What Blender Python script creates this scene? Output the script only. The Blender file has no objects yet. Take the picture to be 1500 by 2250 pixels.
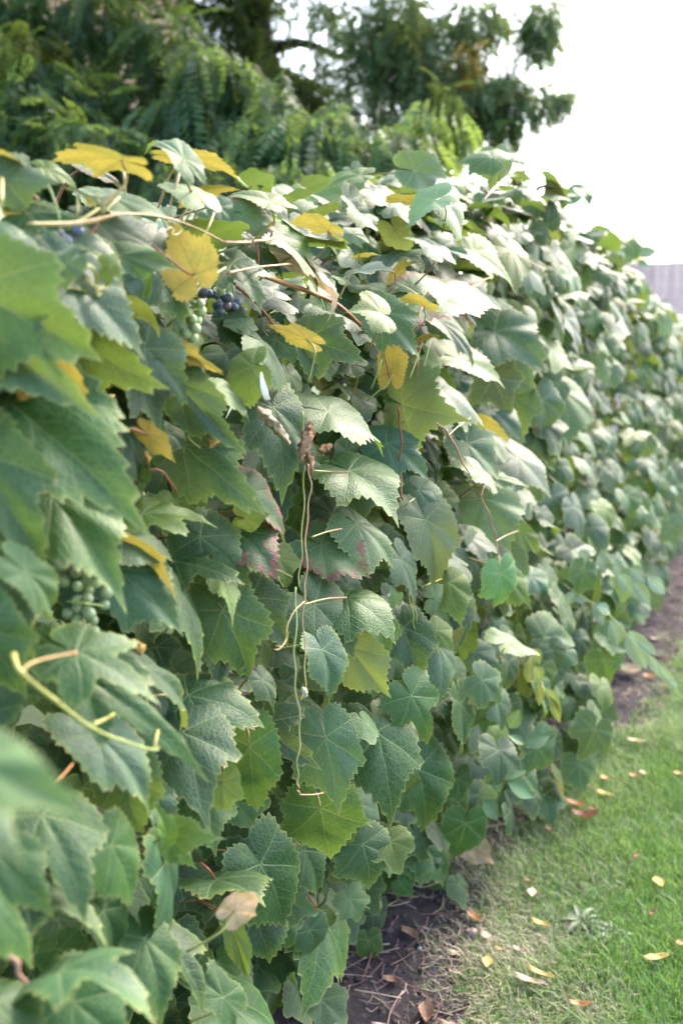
import bpy, math, random
import numpy as np
from mathutils import Matrix, Vector

random.seed(7)
rng = np.random.default_rng(7)
SC = bpy.context.scene
COL = SC.collection
R = math.radians

# ---------------------------------------------------------------- camera
CAM_H = 1.5
YAW, PITCH = R(25.0), R(10.0)
FPX = 35.0 / 36.0 * 2250.0
FWD = np.array([-math.sin(YAW) * math.cos(PITCH), math.cos(YAW) * math.cos(PITCH), -math.sin(PITCH)])
RGT = np.array([math.cos(YAW), math.sin(YAW), 0.0])
UPV = np.cross(RGT, FWD)
CAMP = np.array([0.0, 0.0, CAM_H])
cd = bpy.data.cameras.new('camera')
cam = bpy.data.objects.new('camera', cd)
COL.objects.link(cam)
m = Matrix.Identity(4)
for i in range(3):
    m[i][0], m[i][1], m[i][2], m[i][3] = RGT[i], UPV[i], -FWD[i], CAMP[i]
cam.matrix_world = m
cd.sensor_fit = 'VERTICAL'
cd.sensor_height = 36.0
cd.sensor_width = 24.0
cd.lens = 35.0
cd.clip_start, cd.clip_end = 0.02, 600.0
cd.dof.use_dof = True
cd.dof.focus_distance = 1.78
cd.dof.aperture_fstop = 2.8
cd.dof.aperture_blades = 0
SC.camera = cam

# ---------------------------------------------------------------- sky, sun, exposure
SUN_EL, SUN_AZ = R(44), R(12)            # azimuth measured from +Y towards +X
w = bpy.data.worlds.new('World')
SC.world = w
w.use_nodes = True
nt = w.node_tree
sky = nt.nodes.new('ShaderNodeTexSky')
sky.sky_type = 'NISHITA'
sky.sun_disc = False
sky.sun_elevation = SUN_EL
sky.sun_rotation = SUN_AZ
sky.air_density = 1.0
sky.dust_density = 3.5
sky.ozone_density = 1.0
bg = nt.nodes['Background']
bg.inputs['Strength'].default_value = 0.15
nt.links.new(sky.outputs['Color'], bg.inputs['Color'])
sd = bpy.data.lights.new('sun', 'SUN')
sd.energy = 0.9
sd.angle = R(10)
sd.color = (1.0, 0.91, 0.76)
so = bpy.data.objects.new('sun', sd)
COL.objects.link(so)
sdir = Vector((math.sin(SUN_AZ) * math.cos(SUN_EL), math.cos(SUN_AZ) * math.cos(SUN_EL), math.sin(SUN_EL)))
so.rotation_euler = sdir.to_track_quat('Z', 'Y').to_euler()
SC.view_settings.view_transform = 'Standard'
SC.view_settings.look = 'None'
SC.view_settings.gamma = 1.0
SC.view_settings.use_curve_mapping = False
SC.view_settings.exposure = 3.08
SC.render.engine = 'CYCLES'
SC.cycles.use_denoising = True
SC.cycles.max_bounces = 8
SC.cycles.transmission_bounces = 6
SC.cycles.diffuse_bounces = 4
SC.cycles.sample_clamp_indirect = 8.0


# ---------------------------------------------------------------- helpers
def ray(px, py):
    a = (px - 750.0) / FPX
    b = (1125.0 - py) / FPX
    return FWD + a * RGT + b * UPV


def at(px, py, t):
    return CAMP + ray(px, py) * t


def on_ground(px, py, z=0.0):
    d = ray(px, py)
    return CAMP + d * ((z - CAM_H) / d[2])


def nrm(v):
    v = np.asarray(v, float)
    return v / max(1e-9, float(np.linalg.norm(v)))


def wob(x, y, s=0.0):
    return (np.sin(1.7 * x + 2.3 * y + s) + np.sin(3.1 * x - 1.3 * y + 1.7 * s + 1) + np.sin(-2.2 * x + 4.1 * y + 2.3 * s + 2)) / 3.0


_pz = np.array([-0.2, 0.0, 0.2, 0.45, 0.8, 1.2, 1.6, 2.0, 2.6])
_px = np.array([-.98, -.93, -.86, -.74, -.75, -.80, -.80, -.84, -.9])


def face_x(z, y=0.0):
    y = np.asarray(y)
    foot = np.interp(y, [0, 1.6, 2.3, 3.2, 5, 9, 15], [0, 0, .14, .28, .20, .13, .1]) * np.clip(1.0 - np.asarray(z) / 1.0, 0, 1)
    return np.interp(z, _pz, _px) + foot + np.interp(y, [1.8, 3.0], [.035, .075]) * wob(np.asarray(y) * 1.3, np.asarray(z) * 1.6, 0.4)


def top_z(y):
    return np.interp(y, [0, 1.0, 1.75, 2.5, 3.4, 4.5, 5.8, 8, 15], [1.63, 1.63, 1.64, 1.84, 1.98, 1.86, 1.72, 1.54, 1.48]) + 0.035 * wob(np.asarray(y) * 2.0, 0.0, 2.0)


def surf_t(px, py):
    d = ray(px, py)
    t = -0.8 / d[0]
    for _ in range(8):
        p = CAMP + d * t
        t = float(np.interp(p[2], _pz, _px)) / d[0]
    return t


def mesh_from(name, V, tris=None, quads=None, attrs=None, smooth=True):
    me = bpy.data.meshes.new(name)
    V = np.ascontiguousarray(V, dtype=np.float32)
    me.vertices.add(len(V))
    me.vertices.foreach_set('co', V.ravel())
    loops, starts, totals, o = [], [], [], 0
    for F, k in ((tris, 3), (quads, 4)):
        if F is None or len(F) == 0:
            continue
        F = np.ascontiguousarray(F, dtype=np.int32)
        loops.append(F.ravel())
        starts.append(o + np.arange(len(F), dtype=np.int32) * k)
        totals.append(np.full(len(F), k, dtype=np.int32))
        o += F.size
    L = np.concatenate(loops)
    S = np.concatenate(starts)
    me.loops.add(len(L))
    me.loops.foreach_set('vertex_index', L)
    me.polygons.add(len(S))
    me.polygons.foreach_set('loop_start', S)
    me.polygons.foreach_set('loop_total', np.concatenate(totals))
    me.polygons.foreach_set('use_smooth', np.full(len(S), smooth))
    for k, A in (attrs or {}).items():
        A = np.ascontiguousarray(A, dtype=np.float32)
        if A.ndim == 1:
            me.attributes.new(k, 'FLOAT', 'POINT').data.foreach_set('value', A)
        elif A.shape[1] == 4:
            me.attributes.new(k, 'FLOAT_COLOR', 'POINT').data.foreach_set('color', A.ravel())
        else:
            me.attributes.new(k, 'FLOAT_VECTOR', 'POINT').data.foreach_set('vector', A.ravel())
    me.update(calc_edges=True)
    return me


def obj(name, me, mat=None, parent=None, loc=None, kind=None):
    o = bpy.data.objects.new(name, me)
    COL.objects.link(o)
    if mat is not None and me is not None and len(me.materials) == 0:
        me.materials.append(mat)
    if parent is not None:
        o.parent = parent
    if loc is not None:
        o.location = [float(c) for c in loc]
    if kind:
        o['kind'] = kind
    return o


def tag(o, label, cat, group=None):
    o['label'] = label
    o['category'] = cat
    if group:
        o['group'] = group
    return o


def empty(name, loc=(0, 0, 0)):
    o = bpy.data.objects.new(name, None)
    o.empty_display_size = 0.1
    COL.objects.link(o)
    o.location = [float(c) for c in loc]
    return o


class Geo:
    """collects tubes and other bits; build() links them as one mesh"""
    def __init__(s):
        s.V, s.Q, s.T, s.C, s.n = [], [], [], [], 0

    def add(s, V, quads=None, tris=None, col=(1, 1, 1, 1)):
        V = np.asarray(V, float)
        s.V.append(V)
        if quads is not None and len(quads):
            s.Q.append(np.asarray(quads) + s.n)
        if tris is not None and len(tris):
            s.T.append(np.asarray(tris) + s.n)
        c = np.asarray(col, float)
        s.C.append(np.tile(c, (len(V), 1)) if c.ndim == 1 else c)
        s.n += len(V)

    def tube(s, P, rad, k=6, col=(1, 1, 1, 1), col2=None):
        P = np.asarray(P, float)
        n = len(P)
        rad = np.broadcast_to(np.asarray(rad, float), (n,))
        T = np.gradient(P, axis=0)
        T /= np.linalg.norm(T, axis=1)[:, None] + 1e-9
        ref = np.array([0.13, 0.31, 0.94]) if abs(T[0, 2]) < 0.9 else np.array([0.95, 0.2, 0.1])
        A = np.cross(T, ref)
        A /= np.linalg.norm(A, axis=1)[:, None] + 1e-9
        B = np.cross(T, A)
        an = np.linspace(0, 2 * math.pi, k, endpoint=False)
        V = (P[:, None, :] + rad[:, None, None] * (np.cos(an)[None, :, None] * A[:, None, :] + np.sin(an)[None, :, None] * B[:, None, :])).reshape(-1, 3)
        i, j = np.meshgrid(np.arange(n - 1), np.arange(k), indexing='ij')
        q = np.stack([i * k + j, i * k + (j + 1) % k, (i + 1) * k + (j + 1) % k, (i + 1) * k + j], -1).reshape(-1, 4)
        caps = [[0, jj + 1, jj] for jj in range(1, k - 1)] + [[(n - 1) * k, (n - 1) * k + jj, (n - 1) * k + jj + 1] for jj in range(1, k - 1)]
        c = np.asarray(col, float)
        if col2 is not None:
            f = np.repeat(np.linspace(0, 1, n), k)[:, None]
            c = c[None] * (1 - f) + np.asarray(col2, float)[None] * f
        s.add(V, q, caps, c)

    def build(s, name, mat, parent=None, loc=None, kind=None, smooth=True):
        me = mesh_from(name, np.concatenate(s.V), np.concatenate(s.T) if s.T else None, np.concatenate(s.Q) if s.Q else None,
                       {'tint': np.concatenate(s.C)}, smooth)
        if loc is not None:
            pass
        return obj(name, me, mat, parent, loc, kind)


def spline(P, n=8):
    """Catmull-Rom through the points"""
    P = np.asarray(P, float)
    if len(P) < 3:
        t = np.linspace(0, 1, n)[:, None]
        return P[0] * (1 - t) + P[-1] * t
    E = np.vstack([2 * P[0] - P[1], P, 2 * P[-1] - P[-2]])
    out = []
    for i in range(len(P) - 1):
        a, b, c, d = E[i:i + 4]
        t = np.linspace(0, 1, n, endpoint=False)[:, None]
        out.append(0.5 * (2 * b + (c - a) * t + (2 * a - 5 * b + 4 * c - d) * t ** 2 + (3 * b - a - 3 * c + d) * t ** 3))
    out.append(P[-1:])
    return np.vstack(out)


# ---------------------------------------------------------------- materials
def new_mat(name):
    mt = bpy.data.materials.new(name)
    mt.use_nodes = True
    t = mt.node_tree
    for n in list(t.nodes):
        t.nodes.remove(n)
    return mt, t


class NB:
    """small node builder"""
    def __init__(s, tree):
        s.t = tree

    def n(s, typ, **kw):
        x = s.t.nodes.new(typ)
        for k, v in kw.items():
            setattr(x, k, v)
        return x

    def put(s, sock, v):
        if isinstance(v, bpy.types.NodeSocket):
            s.t.links.new(v, sock)
        elif v is not None:
            sock.default_value = v

    def m(s, op, a, b=None, c=None, clamp=False):
        x = s.n('ShaderNodeMath', operation=op, use_clamp=clamp)
        s.put(x.inputs[0], a)
        if b is not None:
            s.put(x.inputs[1], b)
        if c is not None:
            s.put(x.inputs[2], c)
        return x.outputs[0]

    def ss(s, v, lo, hi):
        x = s.n('ShaderNodeMapRange', interpolation_type='SMOOTHSTEP')
        s.put(x.inputs[0], v)
        s.put(x.inputs[1], lo)
        s.put(x.inputs[2], hi)
        x.inputs[3].default_value, x.inputs[4].default_value = 0.0, 1.0
        return x.outputs[0]

    def mix(s, f, a, b, blend='MIX'):
        x = s.n('ShaderNodeMix', data_type='RGBA', blend_type=blend)
        s.put(x.inputs[0], f)
        s.put(x.inputs[6], a)
        s.put(x.inputs[7], b)
        return x.outputs[2]

    def noise(s, vec, scale, detail=3.0, rough=0.55, w=None):
        x = s.n('ShaderNodeTexNoise')
        if w is not None:
            x.noise_dimensions = '4D'
            s.put(x.inputs['W'], w)
        if vec is not None:
            s.put(x.inputs['Vector'], vec)
        x.inputs['Scale'].default_value = scale
        x.inputs['Detail'].default_value = detail
        x.inputs['Roughness'].default_value = rough
        return x.outputs['Fac']

    def attr(s, name):
        return s.n('ShaderNodeAttribute', attribute_name=name)


def leaf_material(name='vine_leaf'):
    mt, t = new_mat(name)
    b = NB(t)
    tint = b.attr('tint')
    luv = b.attr('luv').outputs['Vector']
    par = b.attr('par')                                # x edge 0..1, y damage, z margin colour kind
    sep = b.n('ShaderNodeSeparateXYZ')
    b.put(sep.inputs[0], par.outputs['Vector'])
    edge, dmg, under = sep.outputs[0], sep.outputs[1], sep.outputs[2]
    seed = b.m('MULTIPLY', tint.outputs['Alpha'], 57.0)
    s2 = b.n('ShaderNodeSeparateXYZ')
    b.put(s2.inputs[0], luv)
    u, v0 = s2.outputs[0], s2.outputs[1]
    warp = b.noise(luv, 3.0, 1.0, 0.5, seed)
    v = b.m('ABSOLUTE', b.m('ADD', v0, b.m('MULTIPLY', b.m('SUBTRACT', warp, 0.5), 0.10)))
    # main veins
    cs, ds = [], []
    for th in (0.0, R(52), R(108)):
        c = b.m('ADD', b.m('MULTIPLY', u, math.cos(th)), b.m('MULTIPLY', v, math.sin(th)))
        d = b.m('ABSOLUTE', b.m('SUBTRACT', b.m('MULTIPLY', u, math.sin(th)), b.m('MULTIPLY', v, math.cos(th))))
        cs.append(c)
        ds.append(d)
    main = None
    for c, d in zip(cs, ds):
        wd = b.m('MULTIPLY_ADD', c, -0.012, 0.017)
        mk = b.m('SUBTRACT', 1.0, b.ss(d, b.m('MULTIPLY', wd, 0.35), wd))
        mk = b.m('MULTIPLY', mk, b.ss(c, -0.02, 0.02))
        main = mk if main is None else b.m('MAXIMUM', main, mk)
    # sector = vein with largest along-coordinate
    is1 = b.m('MULTIPLY', b.m('GREATER_THAN', cs[1], cs[0]), b.m('GREATER_THAN', cs[1], cs[2]))
    is2 = b.m('MULTIPLY', b.m('GREATER_THAN', cs[2], cs[0]), b.m('GREATER_THAN', cs[2], cs[1]))
    is0 = b.m('SUBTRACT', b.m('SUBTRACT', 1.0, is1), is2)

    def pick(L):
        return b.m('ADD', b.m('ADD', b.m('MULTIPLY', L[0], is0), b.m('MULTIPLY', L[1], is1)), b.m('MULTIPLY', L[2], is2))
    C, D = pick(cs), pick(ds)
    ph = b.m('MULTIPLY', b.m('SUBTRACT', C, b.m('MULTIPLY', D, 0.85)), 7.0)
    fr = b.m('ABSOLUTE', b.m('SUBTRACT', b.m('FRACT', ph), 0.5))
    sec = b.m('MULTIPLY', b.m('SUBTRACT', 1.0, b.ss(fr, 0.012, 0.055)), b.m('SUBTRACT', 1.0, b.ss(D, 0.26, 0.36)))
    sec = b.m('MULTIPLY', sec, b.ss(C, 0.02, 0.1))
    vein = b.m('MAXIMUM', main, b.m('MULTIPLY', sec, 0.45), clamp=True)
    vor = b.n('ShaderNodeTexVoronoi', feature='DISTANCE_TO_EDGE')
    b.put(vor.inputs['Vector'], luv)
    vor.inputs['Scale'].default_value = 17.0
    net = b.ss(vor.outputs['Distance'], 0.0, 0.22)
    # colour of the upper side
    mott = b.noise(luv, 2.6, 4.0, 0.6, seed)
    fine = b.noise(luv, 24.0, 3.0, 0.6, seed)
    hue = b.n('ShaderNodeHueSaturation')
    b.put(hue.inputs['Color'], tint.outputs['Color'])
    b.put(hue.inputs['Value'], b.m('ADD', b.m('MULTIPLY_ADD', mott, 0.75, 0.45), b.m('MULTIPLY', b.m('SUBTRACT', fine, 0.5), 0.5)))
    hue.inputs['Saturation'].default_value = 1.12
    b.put(hue.inputs['Hue'], b.m('MULTIPLY_ADD', b.m('SUBTRACT', mott, 0.5), -0.05, 0.5))
    up = b.mix(b.m('MULTIPLY', b.m('SUBTRACT', 1.0, net), 0.10), hue.outputs['Color'], (0.22, 0.30, 0.10, 1))
    rim = b.m('MULTIPLY', b.ss(b.m('ADD', edge, b.m('MULTIPLY', b.m('SUBTRACT', mott, 0.5), 0.5)), 0.74, 1.1), b.m('MULTIPLY_ADD', tint.outputs['Alpha'], 0.5, 0.04))
    up = b.mix(rim, up, (0.13, 0.20, 0.035, 1))
    up = b.mix(b.m('MULTIPLY', vein, 0.33), up, (0.26, 0.34, 0.14, 1))
    thin = b.ss(edge, 0.955, 0.995)
    up = b.mix(b.m('MULTIPLY', thin, 0.4), up, (0.36, 0.34, 0.13, 1))
    # blotches at the margin
    bn = b.noise(luv, 7.0, 5.0, 0.7, b.m('ADD', seed, 11.0))
    blot = b.ss(b.m('ADD', b.m('MULTIPLY', bn, 0.9), b.m('MULTIPLY', edge, 0.38)), b.m('SUBTRACT', 1.08, b.m('MULTIPLY', dmg, 0.27)), b.m('SUBTRACT', 1.14, b.m('MULTIPLY', dmg, 0.26)))
    bcol = b.mix(b.ss(bn, 0.45, 0.72), (0.13, 0.018, 0.038, 1), (0.22, 0.095, 0.06, 1))
    up = b.mix(b.m('MULTIPLY', blot, 0.85), up, bcol)
    # small pale specks
    sp = b.n('ShaderNodeTexVoronoi')
    b.put(sp.inputs['Vector'], luv)
    sp.inputs['Scale'].default_value = 9.0
    speck = b.m('MULTIPLY', b.m('SUBTRACT', 1.0, b.ss(sp.outputs['Distance'], 0.03, 0.07)), b.ss(bn, 0.5, 0.6))
    up = b.mix(b.m('MULTIPLY', speck, 0.4), up, (0.4, 0.42, 0.25, 1))
    # underside: felted, ochre to grey green
    un = b.mix(under, (0.15, 0.21, 0.09, 1), (0.54, 0.34, 0.065, 1))
    un = b.mix(b.ss(under, 1.5, 1.9), un, (0.50, 0.36, 0.25, 1))
    un = b.mix(b.m('MULTIPLY', b.ss(mott, 0.42, 0.66), 0.6), un, (0.24, 0.21, 0.055, 1))
    un = b.mix(b.m('MULTIPLY', vein, 0.65), un, (0.20, 0.12, 0.03, 1))
    un = b.mix(b.m('MULTIPLY', b.m('SUBTRACT', 1.0, net), 0.22), un, (0.16, 0.11, 0.03, 1))
    un = b.mix(b.m('MULTIPLY', blot, 0.5), un, (0.25, 0.10, 0.06, 1))
    geo = b.n('ShaderNodeNewGeometry')
    back = geo.outputs['Backfacing']
    col = b.mix(back, up, un)
    bump = b.n('ShaderNodeBump')
    h = b.m('ADD', b.m('MULTIPLY', net, 0.35), b.m('MULTIPLY', vein, -0.9))
    h = b.m('ADD', h, b.m('MULTIPLY', fine, 0.25))
    b.put(bump.inputs['Height'], h)
    bump.inputs['Strength'].default_value = 0.55
    bump.inputs['Distance'].default_value = 0.0016
    p = b.n('ShaderNodeBsdfPrincipled')
    b.put(p.inputs['Base Color'], col)
    b.put(p.inputs['Roughness'], b.m('MULTIPLY_ADD', back, 0.35, b.m('MULTIPLY_ADD', mott, 0.25, 0.40)))
    b.put(p.inputs['Specular IOR Level'], b.m('MULTIPLY_ADD', back, -0.2, 0.32))
    b.put(p.inputs['Normal'], bump.outputs[0])
    tr = b.n('ShaderNodeBsdfTranslucent')
    tcol = b.mix(b.m('MULTIPLY', b.m('MULTIPLY', under, under), 0.5, clamp=True), b.mix(0.5, up, (0.17, 0.29, 0.035, 1)), un)
    tcol = b.mix(b.m('MULTIPLY', vein, 0.5), tcol, (0.22, 0.17, 0.03, 1))
    b.put(tr.inputs['Color'], tcol)
    b.put(tr.inputs['Normal'], bump.outputs[0])
    mx = b.n('ShaderNodeMixShader')
    mx.inputs[0].default_value = 0.27
    t.links.new(p.outputs[0], mx.inputs[1])
    t.links.new(tr.outputs[0], mx.inputs[2])
    out = b.n('ShaderNodeOutputMaterial')
    t.links.new(mx.outputs[0], out.inputs[0])
    return mt


def tint_material(name, rough=0.6, spec=0.3, transl=0.0, nscale=30.0, namp=0.5, bump=0.0, bscale=60.0, tcol=None):
    mt, t = new_mat(name)
    b = NB(t)
    tint = b.attr('tint')
    tc = b.n('ShaderNodeTexCoord')
    no = b.noise(tc.outputs['Object'], nscale, 4.0, 0.6)
    hue = b.n('ShaderNodeHueSaturation')
    b.put(hue.inputs['Color'], tint.outputs['Color'])
    b.put(hue.inputs['Value'], b.m('MULTIPLY_ADD', no, namp * 2, 1.0 - namp))
    p = b.n('ShaderNodeBsdfPrincipled')
    b.put(p.inputs['Base Color'], hue.outputs['Color'])
    p.inputs['Roughness'].default_value = rough
    p.inputs['Specular IOR Level'].default_value = spec
    if bump:
        bp = b.n('ShaderNodeBump')
        b.put(bp.inputs['Height'], b.noise(tc.outputs['Object'], bscale, 5.0, 0.65))
        bp.inputs['Strength'].default_value = 0.8
        bp.inputs['Distance'].default_value = bump
        b.put(p.inputs['Normal'], bp.outputs[0])
    last = p.outputs[0]
    if transl:
        tr = b.n('ShaderNodeBsdfTranslucent')
        b.put(tr.inputs['Color'], hue.outputs['Color'] if tcol is None else b.mix(0.6, hue.outputs['Color'], tcol))
        mx = b.n('ShaderNodeMixShader')
        mx.inputs[0].default_value = transl
        t.links.new(last, mx.inputs[1])
        t.links.new(tr.outputs[0], mx.inputs[2])
        last = mx.outputs[0]
    out = b.n('ShaderNodeOutputMaterial')
    t.links.new(last, out.inputs[0])
    return mt


M_LEAF = leaf_material()
M_STEM = tint_material('vine_stem', 0.5, 0.4, 0.0, 60, 0.35, 0.0006, 160)
M_BARK = tint_material('bark', 0.9, 0.1, 0.0, 9, 0.6, 0.012, 22)
M_TREE = tint_material('tree_foliage', 0.5, 0.3, 0.5, 1.3, 0.35, tcol=(0.22, 0.30, 0.04, 1))
M_GRASS = tint_material('grass_blade', 0.45, 0.35, 0.35, 2.5, 0.3, tcol=(0.20, 0.34, 0.04, 1))
M_DRY = tint_material('dry_leaf', 0.65, 0.25, 0.25, 45, 0.45, 0.002, 90)
M_CRISP = tint_material('withered_leaf', 0.85, 0.1, 0.1, 60, 0.6, 0.003, 120)
M_OVAL = tint_material('oval_leaflet', 0.5, 0.3, 0.3, 25, 0.3, 0.0012, 70, tcol=(0.15, 0.22, 0.06, 1))
M_TAG = tint_material('white_film', 0.4, 0.4, 0.2, 40, 0.06)


def berry_material():
    mt, t = new_mat('grape_skin')
    b = NB(t)
    oi = b.n('ShaderNodeObjectInfo')
    tc = b.n('ShaderNodeTexCoord')
    no = b.noise(tc.outputs['Object'], 120.0, 4.0, 0.6)
    bloom = b.ss(no, 0.38, 0.68)
    col = b.mix(b.m('MULTIPLY', bloom, 0.5), oi.outputs['Color'], (0.24, 0.28, 0.32, 1))
    p = b.n('ShaderNodeBsdfPrincipled')
    b.put(p.inputs['Base Color'], col)
    b.put(p.inputs['Roughness'], b.m('MULTIPLY_ADD', bloom, 0.35, 0.25))
    p.inputs['Subsurface Weight'].default_value = 0.15
    p.inputs['Subsurface Radius'].default_value = (0.004, 0.004, 0.002)
    out = b.n('ShaderNodeOutputMaterial')
    t.links.new(p.outputs[0], out.inputs[0])
    return mt


M_BERRY = berry_material()


def ground_material(name, c1, c2, c3, scale, bump, dist):
    mt, t = new_mat(name)
    b = NB(t)
    tc = b.n('ShaderNodeTexCoord')
    o = tc.outputs['Object']
    n1 = b.noise(o, scale, 6.0, 0.65)
    n2 = b.noise(o, scale * 9, 5.0, 0.7)
    col = b.mix(b.ss(n1, 0.35, 0.65), c1, c2)
    col = b.mix(b.m('MULTIPLY', b.ss(n2, 0.5, 0.75), 0.6), col, c3)
    bp = b.n('ShaderNodeBump')
    b.put(bp.inputs['Height'], b.m('ADD', n1, b.m('MULTIPLY', n2, 0.6)))
    bp.inputs['Strength'].default_value = bump
    bp.inputs['Distance'].default_value = dist
    p = b.n('ShaderNodeBsdfPrincipled')
    b.put(p.inputs['Base Color'], col)
    p.inputs['Roughness'].default_value = 0.95
    p.inputs['Specular IOR Level'].default_value = 0.1
    b.put(p.inputs['Normal'], bp.outputs[0])
    out = b.n('ShaderNodeOutputMaterial')
    t.links.new(p.outputs[0], out.inputs[0])
    return mt


M_SOIL = ground_material('soil', (0.026, 0.022, 0.025, 1), (0.046, 0.038, 0.040, 1), (0.11, 0.09, 0.085, 1), 6.0, 0.9, 0.02)
M_LAWN = ground_material('lawn_ground', (0.045, 0.085, 0.025, 1), (0.065, 0.11, 0.035, 1), (0.10, 0.10, 0.05, 1), 5.0, 0.8, 0.02)
M_EARTH = ground_material('earth', (0.05, 0.075, 0.03, 1), (0.07, 0.08, 0.04, 1), (0.08, 0.07, 0.05, 1), 1.0, 0.5, 0.05)

# ---------------------------------------------------------------- ground
def grid(x0, x1, y0, y1, nx, ny, fz):
    xs, ys = np.linspace(x0, x1, nx), np.linspace(y0, y1, ny)
    X, Y = np.meshgrid(xs, ys, indexing='ij')
    V = np.stack([X, Y, fz(X, Y)], -1).reshape(-1, 3)
    i, j = np.meshgrid(np.arange(nx - 1), np.arange(ny - 1), indexing='ij')
    q = np.stack([i * ny + j, (i + 1) * ny + j, (i + 1) * ny + j + 1, i * ny + j + 1], -1).reshape(-1, 4)
    return V, q


def edge_x(y):
    return np.interp(np.asarray(y), [1.4, 2.0, 2.5, 3.3, 3.9, 15], [-.58, -.66, -.78, -.72, -.50, -.42]) + 0.045 * wob(np.asarray(y) * 2.6, 0.3, 1.0) + 0.02 * np.sin(np.asarray(y) * 17.0)


def soil_z(X, Y):
    z = 0.012 * wob(X * 9, Y * 9, 1) + 0.007 * wob(X * 31, Y * 27, 2) + 0.004 * wob(X * 83, Y * 71, 3)
    return z - 0.04 * np.clip((X - edge_x(Y)) / 0.28, 0, 1)


def lawn_z(X, Y):
    return 0.006 + 0.008 * wob(X * 2, Y * 2, 5) - 0.045 * np.clip((edge_x(Y) + 0.09 - X) / 0.2, 0, 1)


V, q = grid(-70, 70, -30, 220, 2, 2, lambda X, Y: X * 0 - 0.08)
obj('ground', mesh_from('ground', V, None, q), M_EARTH, kind='structure')
V, q = grid(-2.4, -0.05, -0.6, 15.2, 120, 620, soil_z)
obj('soil_bed', mesh_from('soil_bed', V, None, q), M_SOIL, kind='structure')
V, q = grid(-0.72, 7.0, -1.5, 15.2, 90, 160, lawn_z)
obj('lawn', mesh_from('lawn', V, None, q), M_LAWN, kind='structure')


# ---------------------------------------------------------------- grape leaf shape
_ang = np.radians([0, 10, 26, 42, 54, 66, 86, 104, 118, 134, 152, 168, 180])


def outline(th, deep, r_):
    a = np.abs(th)
    rad = np.array([1.0, .86, .735 - .40 * deep, .725 - .10 * deep, .78, .715 - .06 * deep, .64 - .26 * deep, .61, .61, .58, .50, .37, .20])
    rad = rad * (1 + 0.05 * r_.standard_normal(13))
    rad2 = rad * (1 + 0.06 * r_.standard_normal(13))
    f = np.interp(a, _ang, rad)
    g = np.interp(a, _ang, rad2)
    g0 = 1.0 * rad[0] / rad2[0]
    mixw = np.clip(a / 0.4, 0, 1)
    return np.where(th >= 0, f, g * (g0 * (1 - mixw) + mixw))


def leaf_flat(teeth, rings, deep, r_, amp=0.05):
    """flat blade in its own (u, v) plane: stalk end at the origin, tip at u = 1"""
    n = teeth * 2 + 1
    th = np.linspace(-math.pi + 0.13, math.pi - 0.13, n)
    th = th + r_.normal(0, 0.25, n) * (2 * math.pi / n) * 0.5
    base = outline(th, deep, r_)
    k = np.convolve(np.pad(base, 1, mode='edge'), [0.2, 0.6, 0.2], 'valid')
    base = k
    tooth = np.where(np.arange(n) % 2 == 0, 1.0, -1.0) * amp * (0.6 + 0.8 * r_.random(n))
    tooth *= np.clip((math.pi - np.abs(th)) / 0.5, 0.15, 1)
    tip = np.exp(-(th / 0.07) ** 2) * 0.12 + np.exp(-((np.abs(th) - 0.94) / 0.07) ** 2) * 0.05
    full = base * (1 + tooth) + tip
    P, E = [np.zeros((1, 2))], [np.zeros(1)]
    for i, s in enumerate(rings):
        f = s ** 4
        r = s * (base * (1 - f) + full * f)
        P.append(np.stack([r * np.cos(th), r * np.sin(th)], -1))
        E.append(np.full(n, s))
    P, E = np.concatenate(P), np.concatenate(E)
    tr = np.stack([np.zeros(n - 1, int), 1 + np.arange(n - 1), 2 + np.arange(n - 1)], -1)
    Q = []
    for k in range(len(rings) - 1):
        a = 1 + k * n + np.arange(n - 1)
        Q.append(np.stack([a, a + n, a + n + 1, a + 1], -1))
    return P, E, tr, (np.concatenate(Q) if Q else None)


def leaf_bend(P, r_, w=1.0, fold=0.0, cu=0.5, cv=0.25, wave=0.04, tipcurl=0.0, twist=0.0):
    u, v = P[:, 0].copy(), P[:, 1] * w
    rr = np.hypot(P[:, 0], P[:, 1])
    th = np.arctan2(P[:, 1], P[:, 0])
    a = np.abs(th)
    z = np.zeros(len(P))
    nearest = np.min(np.abs(a[:, None] - np.radians([0, 52, 108])[None]), axis=1)
    z += 0.055 * rr * np.sin(np.clip(nearest / 0.47, 0, 1) * math.pi / 2) * np.clip(rr / 0.3, 0, 1) * (0.7 + 0.6 * r_.random())
    ph = r_.random(3) * 6.28
    z += wave * rr ** 2 * (np.sin(3 * th + ph[0]) + 0.7 * np.sin(5 * th + ph[1]) + 0.35 * np.sin(9 * th + ph[2]))
    z += math.tan(fold) * np.sqrt(v ** 2 + 0.0009)
    # sideways bend then lengthwise bend (both keep lengths)
    if abs(cv) > 1e-3:
        k = cv
        vv = np.sin(k * v) / k
        z = z * np.cos(k * v) - (1 - np.cos(k * v)) / k
        v = vv
    cu_ = cu + tipcurl * np.clip(u - 0.45, 0, 1)
    cu_ = np.where(np.abs(cu_) < 1e-3, 1e-3, cu_)
    ang = cu_ * u
    un = np.sin(ang) / cu_ + z * np.sin(ang)
    zn = z * np.cos(ang) - (1 - np.cos(ang)) / cu_
    if twist:
        ct, st = np.cos(twist * u), np.sin(twist * u)
        v, zn = v * ct - zn * st, v * st + zn * ct
    return np.stack([un, v, zn], -1)


KIND = {'g': (.022, .066, .020), 'd': (.009, .036, .014), 'b': (.034, .076, .042), 'y': (.068, .115, .020),  # b: blue-grey sky sheen put into the leaf colour
        'p': (.10, .155, .07), 'o': (.09, .12, .035), 'k': (.30, .24, .15), 'e': (.030, .082, .022)}
UNDER = {'o': 1.0, 'k': 2.0}


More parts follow.
